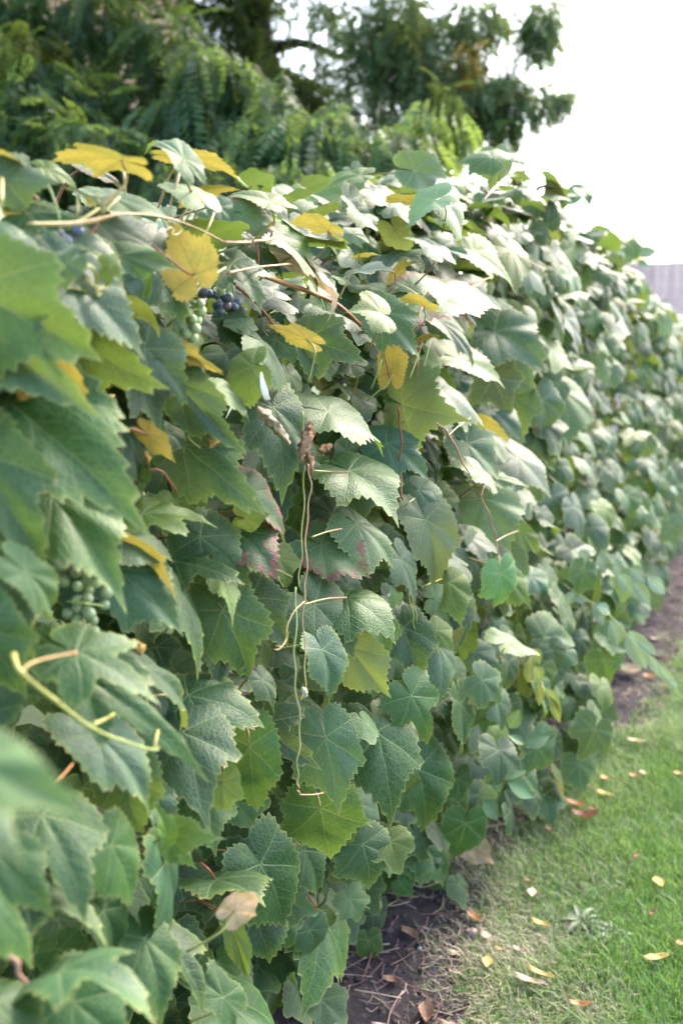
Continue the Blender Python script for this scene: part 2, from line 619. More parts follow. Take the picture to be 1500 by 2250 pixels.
def leaf_attrs(P, E, kind, flags, r_):
    c = np.array(KIND[kind]) * (0.85 + 0.3 * r_.random()) * (1 + 0.08 * r_.standard_normal(3))
    dmg = 0.0
    if 'R' in flags:
        dmg = 1.25
    elif 'P' in flags:
        dmg = 0.75
    elif 'S' in flags:
        dmg = 0.55
    elif r_.random() < 0.35:
        dmg = 0.2 + 0.4 * r_.random()
    un = UNDER.get(kind, 0.2 + 0.4 * r_.random())
    n = len(P)
    tint = np.tile(np.append(c, r_.random()), (n, 1))
    luv = np.concatenate([P, np.zeros((n, 1))], 1)
    par = np.stack([E, np.full(n, dmg), np.full(n, un)], -1)
    return {'tint': tint, 'luv': luv, 'par': par}


hedge = empty('grapevine_hedge', (-1.1, 2.0, 0.0))
tag(hedge, 'dense grapevine hedge with broad toothed green leaves running along the lawn', 'hedge')
HO = np.array([-1.1, 2.0, 0.0])
RINGS = np.array([0.22, 0.45, 0.68, 0.86, 0.95, 1.0])
n_leaf = 0


def petiole(leaf, B, u, n, r_, ln=0.08, col=None):
    g = Geo()
    inn = np.array([-0.75, 0.1, -0.25]) + 0.35 * r_.standard_normal(3)
    d1 = nrm(-0.55 * u - 0.7 * n + 0.2 * inn)
    d2 = nrm(-0.15 * u - 0.35 * n + inn)
    P = spline([B, B + d1 * ln * 0.4, B + d1 * ln * 0.55 + d2 * ln * 0.6], 5)
    if col is None:
        col = [(.22, .22, .06, 1), (.25, .16, .05, 1), (.24, .08, .04, 1)][int(r_.integers(0, 3))]
    g.tube(P - HO, np.linspace(0.0014, 0.0019, len(P)), 5, col)
    g.build('petiole', M_STEM, leaf)


def put_leaf(B, u, n, L, w=1.0, fold=0.0, cu=0.5, cv=0.25, wave=0.04, tipcurl=0.0, deep=0.3, kind='g', flags='', stalk=True, r_=None, hi=True, twist=0.0):
    global n_leaf
    r_ = r_ or np.random.default_rng(1000 + n_leaf)
    P, E, tr, Q = leaf_flat(36 if hi else 21, RINGS if hi else RINGS[[0, 2, 4, 5]], 0.0 if kind == 'k' else deep, r_, 0.014 if kind == 'k' else 0.048)
    W = leaf_bend(P, r_, w, fold, cu, cv, wave, tipcurl, twist)
    v = np.cross(n, u)
    V = B + L * (W[:, :1] * u + W[:, 1:2] * v + W[:, 2:3] * n) - HO
    me = mesh_from('vine_leaf', V, tr, Q, leaf_attrs(P, E, kind, flags, r_))
    o = obj('leaf', me, M_LEAF, hedge)
    n_leaf += 1
    if stalk:
        petiole(o, B, u, n, r_)
    return o


def hero(bx, by, tx, ty, w=1.0, roll=0.0, dz=0.0, dx=0.0, kind='g', t=None, **kw):
    """leaf whose stalk end and tip are seen at (bx,by) and (tx,ty) of the photograph, on the hedge face (dx metres proud of it)"""
    r_ = np.random.default_rng(int(bx * 7 + by * 13 + tx) % 100000 + 5)
    flags = kind[1:]
    kd = kind[0]
    mx, my = (bx + tx) / 2, (by + ty) / 2
    t0 = t if t else surf_t(mx, my)
    d = ray(mx, my)
    if not t:
        t0 += dx / d[0]
    dz += float(r_.normal(-0.12, 0.42)) if abs(dz) < .2 else 0.0
    pl = math.hypot(tx - bx, ty - by) / FPX * t0
    B = at(bx, by, t0 - 0.5 * dz * pl)
    T = at(tx, ty, t0 + 0.5 * dz * pl)
    u = nrm(T - B)
    L = float(np.linalg.norm(T - B))
    tc = nrm(CAMP - (B + T) / 2)
    if kd in 'ok':
        ref = np.array([0.05, 0.0, 1.0]) - 0.42 * tc + 0.10 * r_.standard_normal(3)
        roll = (roll - 165) * .3
        if kd == 'k':
            kw.update(cu=1.1, cv=1.3, wave=.09, tipcurl=.6)
        if 'U' in flags:
            ref = -tc + np.array([0, 0, .35]) + 0.2 * r_.standard_normal(3)
            w *= .85
    elif dz >= .2 or max(by, ty) < 530:
        ref = np.array([0.1, 0.0, 1.0]) + 0.38 * tc + 0.15 * r_.standard_normal(3)
    else:
        ref = nrm(tc + 1.0 * np.array([0.5, -0.05, 0.9]) + 0.5 * r_.standard_normal(3))
    w *= .72 if bx < 430 else .80
    n = nrm(ref - u * np.dot(ref, u))
    a = R(roll)
    n = n * math.cos(a) + np.cross(u, n) * math.sin(a)
    if kd not in 'ok' and np.dot(n, tc) < .3:
        n = nrm(n + tc * (.45 - np.dot(n, tc)))
        n = nrm(n - u * np.dot(n, u))
    cu = kw.pop('cu', 0.4 + 0.6 * r_.random())
    kw.setdefault('cv', 0.35 + 0.75 * r_.random())
    kw.setdefault('deep', 0.75 if 'L' in flags else 0.02 + 0.24 * r_.random() ** 1.5)
    kw.setdefault('fold', R(r_.uniform(-8, 16)))
    kw.setdefault('wave', 0.03 + 0.03 * r_.random())
    L = L / max(0.5, (math.sin(cu) / cu))
    return put_leaf(B, u, n, L * 1.0, w, cu=cu, kind=kd, flags=flags, r_=r_, **kw)


# each row: stalk end x y, tip x y, width, roll, tip depth, metres proud, kind [+flags]
ROWS = """
268 352 130 322 .85 150 .2 .0 o
403 348 338 262 .5 -10 .5 .02 p
403 348 540 368 .45 160 .3 .02 o
433 428 378 368 1.0 20 .6 .02 p
433 428 518 400 .9 165 .3 .02 o
5 392 120 395 1.2 62 .2 .02 b
-20 345 60 330 .9 150 0 .0 o
103 372 168 392 .7 30 .3 -.05 y
190 366 285 405 .6 -40 .3 -.06 dR
215 440 140 392 1.0 150 .3 .0 o
245 432 372 452 .8 30 .4 .02 e
60 478 178 482 .7 150 .0 .0 o
62 470 182 480 .75 40 .1 .02 g
45 535 10 470 1.2 0 .3 .03 b
50 530 115 540 .8 30 .2 .03 b
135 520 290 565 .95 25 .3 .04 b
150 577 85 630 1.25 15 .1 .07 b
150 577 220 600 1.0 15 .1 .07 g
262 560 390 577 .7 30 .2 .06 e
243 585 245 642 1.1 5 0 .09 yL
210 485 348 532 .6 35 .3 .02 d
427 603 392 512 1.25 170 .6 .05 oU
427 603 480 560 1.2 185 .3 .05 o
512 577 583 640 1.15 -5 0 .05 gL
330 592 345 668 .95 -15 .1 .03 y
345 605 402 674 1.0 10 .1 .03 g
150 612 326 752 .85 20 -.1 .08 b
-60 640 155 742 1.2 15 -.1 .10 y
-50 720 130 850 .8 10 -.1 .09 b
125 795 196 882 .6 165 .1 .08 oU
150 735 292 840 .95 15 0 .06 g
318 765 420 850 1.0 10 .0 .05 bS
372 757 482 815 .42 160 .1 .05 oU
303 830 372 945 1.05 -5 0 .03 d
392 838 497 978 .62 20 -.1 .06 b
15 885 256 1042 .85 15 -.1 .09 g
130 915 246 986 1.0 10 0 .06 g
-50 1000 80 1190 .95 5 -.2 .09 g
115 1095 268 1264 .8 15 -.1 .10 e
168 1086 235 1146 .6 155 0 .05 oU
262 930 372 1058 .9 0 .1 .02 d
325 955 385 1008 .8 160 .1 .05 oU
402 978 527 1086 .8 10 -.1 .05 b
315 1128 469 1118 1.05 0 0 .04 yL
270 1192 396 1182 .95 10 .1 .06 e
275 1198 412 1290 .5 120 0 .07 oP
385 1232 510 1246 1.1 5 0 .04 gL
440 1178 552 1264 .95 15 0 .05 e
478 1252 530 1346 .65 -20 0 .06 y
252 1250 409 1360 .85 10 -.1 .07 b
372 1275 480 1432 1.05 0 -.1 .05 g
168 1432 338 1502 1.3 5 -.1 .15 gL
-40 1250 58 1410 1.1 5 -.1 .09 g
-35 1380 45 1528 1.0 5 0 .10 g
58 1258 164 1350 .6 30 0 .12 p
165 1475 405 1612 .7 15 -.1 .14 gL
315 1465 451 1526 .8 -5 0 .08 d
413 1527 576 1545 1.15 0 0 .05 g
490 1412 478 1503 1.0 0 .1 .02 d
402 1608 436 1767 1.05 5 -.15 .06 b
568 1595 684 1672 1.1 0 0 .06 dL
715 1620 748 1769 .95 0 -.15 .09 b
828 1608 880 1774 1.0 0 -.15 .06 g
685 1543 788 1602 1.25 0 0 .02 d
707 1427 746 1516 1.15 0 0 .09 b
768 1422 846 1532 .85 0 0 .07 p
577 1494 612 1552 1.1 0 0 .06 d
548 1640 560 1802 .75 0 .1 .03 e
490 1718 492 1792 1.0 0 0 .07 b
445 1750 472 1832 1.2 0 .1 .01 e
717 1742 811 1802 .8 -5 0 .08 b
660 1672 690 1762 1.2 0 .1 .01 d
705 1775 726 1897 1.3 0 -.15 .06 g
797 1855 826 1952 1.35 0 -.1 .05 g
668 1868 722 1968 1.0 0 .1 .0 d
572 1897 650 2032 1.0 0 -.1 .05 g
475 1935 584 1948 1.35 5 0 .06 d
514 2002 562 1955 1.1 190 .2 .13 kU
512 2040 546 2150 .45 10 0 .11 y
700 2005 713 2192 1.15 0 -.15 .09 e
560 2010 602 2112 1.1 0 .1 .02 d
493 2195 664 2222 1.35 0 0 .09 g
353 2060 480 2166 1.15 0 0 .08 dL
318 2062 372 2212 .85 10 -.1 .09 g
490 2192 405 2115 .8 0 .1 .07 gL
692 2142 716 2234 1.2 0 .1 .05 g
812 2030 862 2112 1.1 0 0 .04 g
828 2118 846 2188 .8 -20 0 .06 eS
800 1962 884 2012 1.2 0 .2 .0 d
245 1857 314 1977 1.15 0 -.1 .09 eS
95 1790 186 1927 1.15 5 -.1 .10 gS
370 1837 466 1838 .8 5 0 .09 y
368 1838 432 1902 .8 0 0 .08 y
368 1838 362 1782 .7 0 0 .09 y
365 1890 418 2042 1.1 5 -.1 .06 b
208 1610 367 1738 .75 10 -.1 .10 bP
272 1690 300 1842 .95 0 -.1 .07 g
298 1742 402 1832 .9 10 0 .05 b
-20 1868 97 1972 .9 10 -.1 .12 g
50 1940 228 1965 1.2 0 0 .09 d
-60 1960 92 2080 1.1 0 0 .13 g
135 2135 290 2100 1.4 5 -.1 .17 bL
-20 2200 118 2288 1.1 0 0 .14 g
160 2200 282 2300 1.2 0 0 .14 g
226 2002 292 2102 1.0 0 0 .06 d
720 905 857 938 1.25 0 -.1 .09 e
765 1035 876 1086 1.5 0 -.1 .08 e
783 1150 894 1224 1.2 0 -.1 .09 gS
705 1198 812 1254 1.1 0 0 .06 pR
760 1313 869 1344 1.25 0 -.1 .10 e
690 1330 790 1422 1.4 0 0 .06 g
552 1315 626 1390 1.0 5 0 .05 d
490 1340 556 1480 .95 10 -.1 .05 g
547 1086 648 1150 1.25 0 0 .06 gR
538 1137 592 1142 1.2 5 0 .09 e
520 1168 602 1224 1.1 0 0 .07 gR
600 895 646 1046 .85 15 0 .06 g
555 805 478 832 1.75 -15 .2 .05 y
474 850 562 888 .95 0 0 .07 pP
573 750 660 802 1.3 0 0 .05 gS
672 746 768 766 1.0 25 .1 .06 g
674 746 596 712 .55 160 .1 .06 oU
668 752 692 810 1.0 0 0 .03 gS
535 712 492 682 1.1 0 .2 .0 g
505 700 545 765 1.0 0 .1 .0 d
836 688 781 668 2.0 -10 -.5 .10 y
836 690 918 752 1.0 10 -.2 .10 e
930 655 1096 628 1.15 25 .3 .10 pR
980 650 1068 704 .8 10 .1 .11 pR
930 672 862 648 .8 165 .2 .08 o
925 745 962 732 1.0 150 .2 .08 o
860 817 866 740 .95 175 .1 .04 oU
882 888 972 916 1.25 0 -.1 .08 b
965 850 1080 886 1.15 5 0 .10 b
848 975 946 1022 .9 5 0 .07 b
1035 918 1116 946 .5 140 .1 .09 o
1075 900 1152 946 1.1 5 0 .06 b
1012 985 1092 1062 1.2 0 0 .05 b
1135 1005 1222 1074 1.4 0 0 .10 b
1065 1046 1012 1002 1.0 10 .1 .13 p
1065 1046 1152 1050 .6 25 .1 .13 p
1058 1095 1122 1192 1.1 5 0 .07 p
1138 1165 1204 1217 .5 50 .1 .13 y
1100 1260 1110 1337 1.4 0 0 .14 p
1105 1262 1182 1330 .7 10 0 .14 y
918 1078 972 1128 1.3 0 0 .09 b
935 1142 986 1272 .85 10 -.1 .10 pS
880 1230 922 1312 1.0 5 0 .07 b
868 1322 862 1294 1.2 0 0 .10 p
985 1280 1012 1362 .9 10 0 .08 y
958 1385 1002 1428 1.1 0 0 .09 y
962 1420 992 1534 1.1 0 -.1 .09 b
903 1528 962 1622 1.2 0 0 .09 eL
1010 1545 1030 1656 .95 5 0 .08 g
1085 1590 1108 1646 1.2 0 0 .12 p
885 1380 926 1476 1.0 0 .1 .05 d
825 1375 862 1442 1.2 0 0 .06 e
1113 1413 1167 1402 1.3 5 0 .10 p
915 1690 962 1822 1.2 0 -.1 .06 g
1035 1432 1110 1482 .8 15 0 .07 b
1060 1470 1092 1540 1.0 0 0 .06 b
1005 1520 1072 1512 .9 -10 0 .08 y
1115 1455 1122 1526 1.0 0 .1 .05 g
1228 1455 1252 1532 1.1 0 0 .08 e
1265 1425 1348 1442 1.2 0 0 .08 g
1290 1472 1290 1548 1.2 0 0 .09 g
1300 1562 1364 1604 .8 10 0 .10 b
1250 1612 1306 1668 .9 10 0 .10 b
1142 1790 1218 1808 1.2 10 0 .16 e
1018 1846 1078 1886 .9 170 .1 .25 kU
920 1832 962 1932 1.2 0 .1 .03 d
925 1890 996 2012 .8 10 0 .08 g
893 1966 953 1996 .8 10 0 .08 p
905 1955 948 2030 .6 170 0 .04 k
932 2078 982 2082 .9 10 0 .08 b
985 452 1037 510 1.75 25 .5 .12 p
1088 350 1090 414 1.45 0 .3 .05 p
1080 346 1012 330 1.2 -10 .4 .03 e
908 376 1000 392 .8 45 .4 .0 b
952 442 872 482 1.2 35 .4 .06 p
790 386 722 396 1.0 10 .2 -.2 y
958 548 908 494 1.15 25 .5 .08 b
962 546 1040 552 .6 45 .4 .08 b
1040 555 1132 602 1.2 10 .2 .09 y
1122 550 1145 620 .8 160 .1 .09 o
868 602 908 566 1.0 165 .2 .04 o
1085 730 1192 774 1.2 10 .1 .08 b
1010 790 1114 824 1.1 15 .1 .07 pP
968 708 1072 788 .5 20 .1 .08 b
606 520 738 592 .75 -25 .3 .05 y
722 506 650 474 1.1 165 .3 .02 o
535 470 618 492 .9 40 .3 .03 pR
592 442 504 402 .9 20 .4 .0 y
560 522 592 478 .9 160 .3 .03 o
478 506 556 522 .7 -25 .2 .0 d
480 455 530 484 1.0 35 .4 .0 b
562 535 638 592 1.0 0 .2 .01 d
640 565 762 610 .4 150 .1 .05 kP
775 515 822 522 .9 40 .3 .0 p
790 560 830 552 .8 160 .2 .02 o
1130 870 1150 950 1.0 5 0 .06 g
1095 800 1180 850 1.0 10 .1 .05 b
1180 940 1222 1010 1.0 5 0 .05 b
1235 860 1262 950 1.2 0 0 .06 e
1190 880 1215 960 1.2 0 0 .06 b
1240 700 1300 760 1.0 10 .1 .05 b
830 1040 870 990 1.0 -10 .2 -.02 g
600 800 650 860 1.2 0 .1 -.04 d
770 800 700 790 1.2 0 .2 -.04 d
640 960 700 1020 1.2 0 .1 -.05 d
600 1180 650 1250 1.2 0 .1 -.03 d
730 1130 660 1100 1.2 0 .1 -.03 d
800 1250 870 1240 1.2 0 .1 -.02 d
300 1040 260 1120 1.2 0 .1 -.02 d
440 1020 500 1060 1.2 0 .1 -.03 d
"""
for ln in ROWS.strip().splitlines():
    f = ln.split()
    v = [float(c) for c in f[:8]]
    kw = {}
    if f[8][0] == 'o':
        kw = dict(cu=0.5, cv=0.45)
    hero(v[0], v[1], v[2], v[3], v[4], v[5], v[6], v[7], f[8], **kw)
# the large out-of-focus leaf that reaches towards the camera
hero(-110, 1670, 165, 1745, .75, 10, -.2, 0, 'p', t=0.52)
hero(-80, 1760, 50, 1870, 0.8, 10, -.2, 0, 'b', t=0.62)

# ---------------------------------------------------------------- the rest of the leaves
NVAR = 26
FINE, COARSE = [], []
for k in range(NVAR):
    r_ = np.random.default_rng(400 + k)
    deep = 0.04 + 0.5 * r_.random() ** 2
    args = dict(w=0.85 + 0.4 * r_.random(), fold=R(r_.uniform(-6, 14)), cu=r_.uniform(0.1, 1.0), cv=r_.uniform(0.0, 0.9),
                wave=r_.uniform(0.02, 0.07), tipcurl=r_.choice([0, 0, 0.8, -0.6]))
    st = r_.bit_generator.state
    for store, teeth, rings in ((FINE, 19, RINGS[[0, 1, 3, 5]]), (COARSE, 10, RINGS[[1, 5]])):
        P, E, tr, Q = leaf_flat(teeth, rings, deep, np.random.default_rng(400 + k), 0.045)
        store.append((P, E, tr, Q, leaf_bend(P, np.random.default_rng(900 + k), **args)))


def frames(n_, tipdir):
    n_ = n_ / np.linalg.norm(n_, axis=1)[:, None]
    u = tipdir - n_ * np.sum(tipdir * n_, axis=1)[:, None]
    u /= np.linalg.norm(u, axis=1)[:, None] + 1e-9
    return u, np.cross(n_, u), n_


def face_layer(count, y0, y1, inset, spread, rnd, bias=1.0):
    y = y0 + (y1 - y0) * rng.random(count) ** bias
    z = 0.06 + (top_z(y) - 0.02) * rng.random(count)
    x = face_x(z, y) - inset + spread * rng.standard_normal(count)
    near_top = np.clip((z - (top_z(y) - 0.25)) / 0.25, 0, 1)
    x -= near_top ** 2 * 0.12
    B = np.stack([x, y, z + 0.04], -1)
    n_ = np.array([0.85, -0.35, 0.55]) + rnd * rng.standard_normal((count, 3))
    n_[:, 2] += near_top * 0.8
    tip = np.array([0.35, 0.05, -1.0]) + 0.5 * rng.standard_normal((count, 3))
    return B, n_, tip


def low_layer(count):
    y = 1.0 + 1.6 * rng.random(count)
    z = 0.03 + 0.5 * rng.random(count)
    x = np.interp(y, [1.0, 1.9, 2.6], [-.86, -.86, -.74]) - 0.05 + 0.05 * rng.standard_normal(count)
    B = np.stack([x, y, z], -1)
    return B, np.array([0.8, -0.45, 0.6]) + 0.4 * rng.standard_normal((count, 3)), np.array([0.4, -0.05, -1.0]) + 0.5 * rng.standard_normal((count, 3))


def top_layer(count, y0, y1, drop):
    y = y0 + (y1 - y0) * rng.random(count)
    x = -0.78 - 0.85 * rng.random(count)
    z = top_z(y) - drop + 0.04 * rng.standard_normal(count) - 0.25 * np.clip((-1.35 - x) / 0.3, 0, 1) ** 2
    B = np.stack([x, y, z], -1)
    n_ = np.array([0.25, -0.15, 1.0]) + 0.45 * rng.standard_normal((count, 3))
    tip = np.array([0.5, 0.0, -0.3]) + 0.8 * rng.standard_normal((count, 3))
    return B, n_, tip


front = face_layer(1350, 0.2, 14.5, 0.0, 0.03, 0.30, 1.25)
keep = ~((front[0][:, 1] < 2.15))                      # nearer than this the front leaves are placed one by one
front = tuple(a[keep] for a in front)
sets = [front,
        face_layer(170, 0.3, 2.3, 0.10, 0.02, 0.45), face_layer(230, 0.75, 2.3, 0.035, 0.02, 0.4), low_layer(110),
        face_layer(260, 0.1, 2.4, 0.16, 0.025, 0.45),
        face_layer(380, 0.1, 3.0, 0.26, 0.03, 0.5),
        face_layer(900, 0.0, 6.0, 0.40, 0.07, 0.6),
        face_layer(1300, 2.2, 14.5, 0.08, 0.03, 0.40, 1.2),
        face_layer(1200, 2.5, 14.5, 0.38, 0.12, 0.5, 1.2), face_layer(500, 2.5, 14.5, 0.22, 0.04, 0.5, 1.2),
        top_layer(150, 0.3, 2.2, 0.05), top_layer(260, 2.1, 5.0, 0.0), top_layer(350, 2.0, 14.5, 0.03), top_layer(350, 0.2, 7.0, 0.12)]
B = np.concatenate([s[0] for s in sets])
N = np.concatenate([s[1] for s in sets])
TD = np.concatenate([s[2] for s in sets])
isfront = np.zeros(len(B), bool)
isfront[:len(front[0])] = True
U_, V_, N_ = frames(N, TD)
SIZE = 0.054 + 0.050 * rng.random(len(B))
_k = len(front[0]) + 170
SIZE[_k:_k + 230] *= 0.72
SIZE[:len(front[0])] *= 1.12
names = list('gggggdddbbbbeeyyp')
kinds = [names[i] for i in rng.integers(0, len(names), len(B))]
onder = rng.random(len(B)) < 0.03
# projected size and place, to choose which are built one by one
dvec = B - CAMP
dep = dvec @ FWD
pxs = 750 + FPX * (dvec @ RGT) / np.maximum(dep, .05)
pys = 1125 - FPX * (dvec @ UPV) / np.maximum(dep, .05)
inframe = (pxs > -60) & (pxs < 1560) & (pys > -60) & (pys < 2300) & (dep > 0.3)
score = np.where(isfront & inframe, SIZE / np.maximum(dep, .1), -1)
order = np.argsort(-score)
single = [i for i in order[:max(0, 299 - n_leaf)] if score[i] > 0]
sing = set(single)
for i in single:
    r_ = np.random.default_rng(7000 + int(i))
    put_leaf(B[i], U_[i], N_[i], SIZE[i] * 1.05, 0.95 + 0.35 * r_.random(), R(r_.uniform(-5, 10)), r_.uniform(.2, .9), r_.uniform(.1, .7), .045,
             0.0, 0.1 + 0.4 * r_.random(), kinds[i], '', False, r_, hi=False)
Vs, Ts, Qs, At, off = [], [], [], {'tint': [], 'luv': [], 'par': []}, 0
for i in range(len(B)):
    if i in sing:
        continue
    if dep[i] < 0.55 and not (dep[i] < -0.5):
        continue
    far = dep[i] > 9.0 or dep[i] < 0.3
    P, E, tr, Q, W = (COARSE if far else FINE)[int(rng.integers(0, NVAR))]
    Vv = B[i] + SIZE[i] * (W[:, :1] * U_[i] + W[:, 1:2] * V_[i] + W[:, 2:3] * N_[i])
    Vs.append(Vv - HO)
    Ts.append(tr + off)
    Qs.append(Q + off)
    off += len(P)
    kd = 'o' if onder[i] else kinds[i]
    a = leaf_attrs(P, E, kd, '', rng)
    for k in At:
        At[k].append(a[k])
me = mesh_from('vine_foliage', np.concatenate(Vs), np.concatenate(Ts), np.concatenate(Qs), {k: np.concatenate(v) for k, v in At.items()})
obj('vine_foliage', me, M_LEAF, hedge, kind='stuff')

# ---------------------------------------------------------------- canes, shoots, tendrils
YEL, ORA, RED, PNK, GRN = (.27, .24, .06, 1), (.26, .12, .04, 1), (.20, .05, .03, 1), (.30, .16, .11, 1), (.20, .26, .07, 1)


def stem(name, pts, rad, col, dx=0.05, col2=None, t=None, k=7, nodes=False):
    P = []
    for p in pts:
        x, y = p[0], p[1]
        e = p[2] if len(p) > 2 else 0.0
        d = ray(x, y)
        tt = (t if t else surf_t(x, y) + dx / d[0]) + e
        if name == 'petiole' and (x, y) == tuple(pts[0][:2]) and dx < .12:
            tt += .035
        P.append(CAMP + d * tt)
    P = spline(P, 7)
    if name == 'shoot':
        q_ = np.arange(len(P))
        P = P + np.outer(.0016 * np.sin(q_ * .9 + P[0, 0] * 50) + .0012 * np.sin(q_ * .37), RGT) + np.outer(.002 * np.sin(q_ * .6), FWD)
    g = Geo()
    r = np.linspace(rad, rad * 0.7, len(P)) if np.isscalar(rad) else np.linspace(rad[0], rad[1], len(P))
    if nodes:
        r = r * (1 + 0.45 * (np.arange(len(P)) % 7 == 0))
    g.tube(P - HO, r, k, col, col2)
    return g.build(name, M_STEM, hedge)


stem('cane', [(60, 492), (170, 488), (280, 470), (370, 480), (440, 505), (492, 532)], .0017, (.20, .15, .04, 1), .05, ORA)
stem('cane', [(250, 475), (180, 492), (80, 496)], .0015, ORA, .045, YEL)
stem('cane', [(565, 600), (625, 622), (690, 645), (745, 672), (805, 728), (870, 790, .05)], .0045, ORA, .035, RED)
stem('cane', [(405, 628), (450, 612), (478, 600)], .003, RED, .02)
stem('cane', [(520, 630), (565, 668), (600, 712)], .0025, RED, -.01)
stem('cane', [(490, 532), (560, 532), (600, 522)], .0022, PNK, .05, ORA)
stem('cane', [(500, 600), (560, 588), (640, 580)], .002, ORA, .05)
stem('cane', [(30, 1440, .03), (48, 1478), (120, 1538), (200, 1598), (270, 1628), (338, 1648), (350, 1642)], (.0025, .0010), YEL, .17, GRN, nodes=True)
stem('petiole', [(48, 1478), (62, 1462), (95, 1449), (170, 1433)], .0018, YEL, .165, ORA)
stem('petiole', [(205, 1592), (232, 1580, .01), (262, 1562, .08)], .002, YEL, .16)
stem('petiole', [(340, 1645), (345, 1615, .01), (352, 1590, .06)], .0018, YEL, .17)
stem('shoot', [(662, 905), (668, 1000), (668, 1100), (660, 1220), (656, 1290)], .0015, GRN, .07, YEL)
stem('shoot', [(676, 1020), (681, 1080), (674, 1160), (671, 1260), (668, 1330), (669, 1440), (668, 1520), (660, 1538)], .0014, PNK, .10, YEL)
stem('shoot', [(650, 1290), (647, 1410), (650, 1500), (657, 1590), (656, 1662), (653, 1715), (654, 1734), (660, 1744), (672, 1747), (712, 1742)], .0015, GRN, .10, PNK)
stem('tendril', [(668, 1322), (645, 1345), (630, 1380), (628, 1405), (615, 1425), (603, 1428)], .0009, YEL, .11, PNK)
stem('tendril', [(630, 1383), (632, 1400), (620, 1420), (606, 1418)], .0008, YEL, .11)
stem('petiole', [(760, 1313), (715, 1316), (668, 1328)], .0015, RED, .11, YEL)
stem('petiole', [(765, 1038), (720, 1036), (690, 1034)], .0016, RED, .09, YEL)
stem('petiole', [(750, 1162), (720, 1168), (685, 1180)], .0014, RED, .10, YEL)
stem('petiole', [(580, 1222), (605, 1260), (622, 1290)], .002, GRN, .04)
stem('petiole', [(510, 1098), (522, 1120), (536, 1136)], .0018, GRN, .06)
stem('tendril', [(555, 1247), (580, 1245), (610, 1252), (642, 1268)], .001, YEL, .05)
stem('shoot', [(960, 930), (985, 955), (1015, 1010), (1055, 1092), (1080, 1150), (1090, 1190), (1090, 1245)], .0021, PNK, .13, ORA)
stem('petiole', [(1056, 1092), (1062, 1068), (1066, 1046)], .0017, ORA, .13)
stem('petiole', [(1088, 1190), (1112, 1176), (1138, 1166)], .0015, PNK, .13, ORA)
stem('petiole', [(985, 957), (1005, 938), (1033, 918)], .0015, ORA, .12, YEL)
stem('shoot', [(873, 895), (880, 960), (881, 1040), (882, 1100)], .0022, RED, .06, ORA)
stem('petiole', [(880, 932), (892, 925), (905, 910)], .0016, YEL, .06)
stem('petiole', [(940, 880), (955, 868), (965, 853)], .0016, PNK, .08)
stem('petiole', [(905, 710), (918, 690), (932, 668)], .0026, ORA, .09)
stem('petiole', [(832, 720), (838, 760), (842, 800)], .0018, GRN, .07)
stem('petiole', [(836, 720), (842, 770), (856, 832)], .0018, YEL, .06, RED)
stem('petiole', [(815, 855), (828, 820), (838, 790)], .0018, GRN, .05)
stem('petiole', [(930, 742), (915, 790), (900, 830)], .0018, ORA, .07, YEL)
stem('petiole', [(922, 742), (918, 790), (916, 830)], .0018, PNK, .06, ORA)
stem('petiole', [(945, 750), (935, 790), (922, 830)], .0016, GRN, .06)
stem('petiole', [(855, 712), (880, 690), (905, 650)], .0014, YEL, .04)
stem('petiole', [(1000, 640), (1040, 622), (1078, 610)], .002, ORA, .05)
stem('petiole', [(1145, 560), (1170, 580), (1195, 590)], .003, ORA, .03)
stem('shoot', [(1180, 470), (1195, 500), (1205, 540)], .004, RED, .0)
stem('shoot', [(1065, 420), (1090, 425), (1118, 420)], .003, RED, .0)
stem('petiole', [(1095, 405), (1075, 425), (1062, 440)], .003, ORA, .02)
stem('petiole', [(268, 352), (273, 385), (275, 420), (278, 465)], .0019, ORA, .0, YEL)
stem('petiole', [(403, 348), (392, 390), (378, 440), (366, 485)], .0021, PNK, .02, YEL)
stem('petiole', [(433, 428), (410, 460), (390, 490), (372, 512)], .0022, YEL, .02)
stem('petiole', [(5, 392), (5, 430), (3, 460)], .002, YEL, .04)
stem('petiole', [(58, 412), (70, 425), (85, 438)], .002, RED, .01, PNK)
stem('petiole', [(248, 432), (215, 460), (165, 492)], .0024, YEL, .04)
stem('petiole', [(262, 434), (240, 455), (225, 470)], .0018, YEL, .04)
stem('petiole', [(213, 425), (218, 445), (222, 470)], .0016, YEL, .03)
stem('petiole', [(172, 432), (172, 455), (170, 480)], .0018, YEL, .03)
stem('petiole', [(470, 468), (462, 490), (450, 516)], .0018, YEL, .05)
stem('petiole', [(427, 603), (423, 625), (420, 640)], .003, YEL, .06)
stem('petiole', [(495, 588), (462, 610), (432, 640), (422, 642)], .0018, YEL, .06)
stem('petiole', [(445, 612), (432, 625), (422, 640)], .0016, YEL, .05)
stem('tendril', [(190, 612), (205, 625), (218, 636), (222, 645), (214, 648), (212, 640), (220, 634), (232, 632), (240, 638)], .0011, YEL, .10)
stem('tendril', [(365, 508), (372, 500), (382, 505), (378, 514), (390, 515), (398, 505), (394, 498)], .0009, YEL, .06)
stem('petiole', [(605, 522), (585, 528), (555, 530)], .0022, ORA, .06)
stem('petiole', [(722, 506), (726, 516), (722, 522)], .002, PNK, .05)
stem('petiole', [(595, 700), (592, 690), (606, 682)], .0015, YEL, .02)
stem('petiole', [(0, 830), (40, 845), (120, 880)], .0016, YEL, .03)
stem('petiole', [(60, 855), (95, 875), (140, 900)], .0014, YEL, .02)
stem('petiole', [(0, 832), (25, 840), (60, 850)], .0014, YEL, .03)
stem('cane', [(165, 800), (220, 808), (260, 820)], .0028, RED, .0)
stem('petiole', [(205, 795), (215, 830), (225, 850)], .001, GRN, .02)
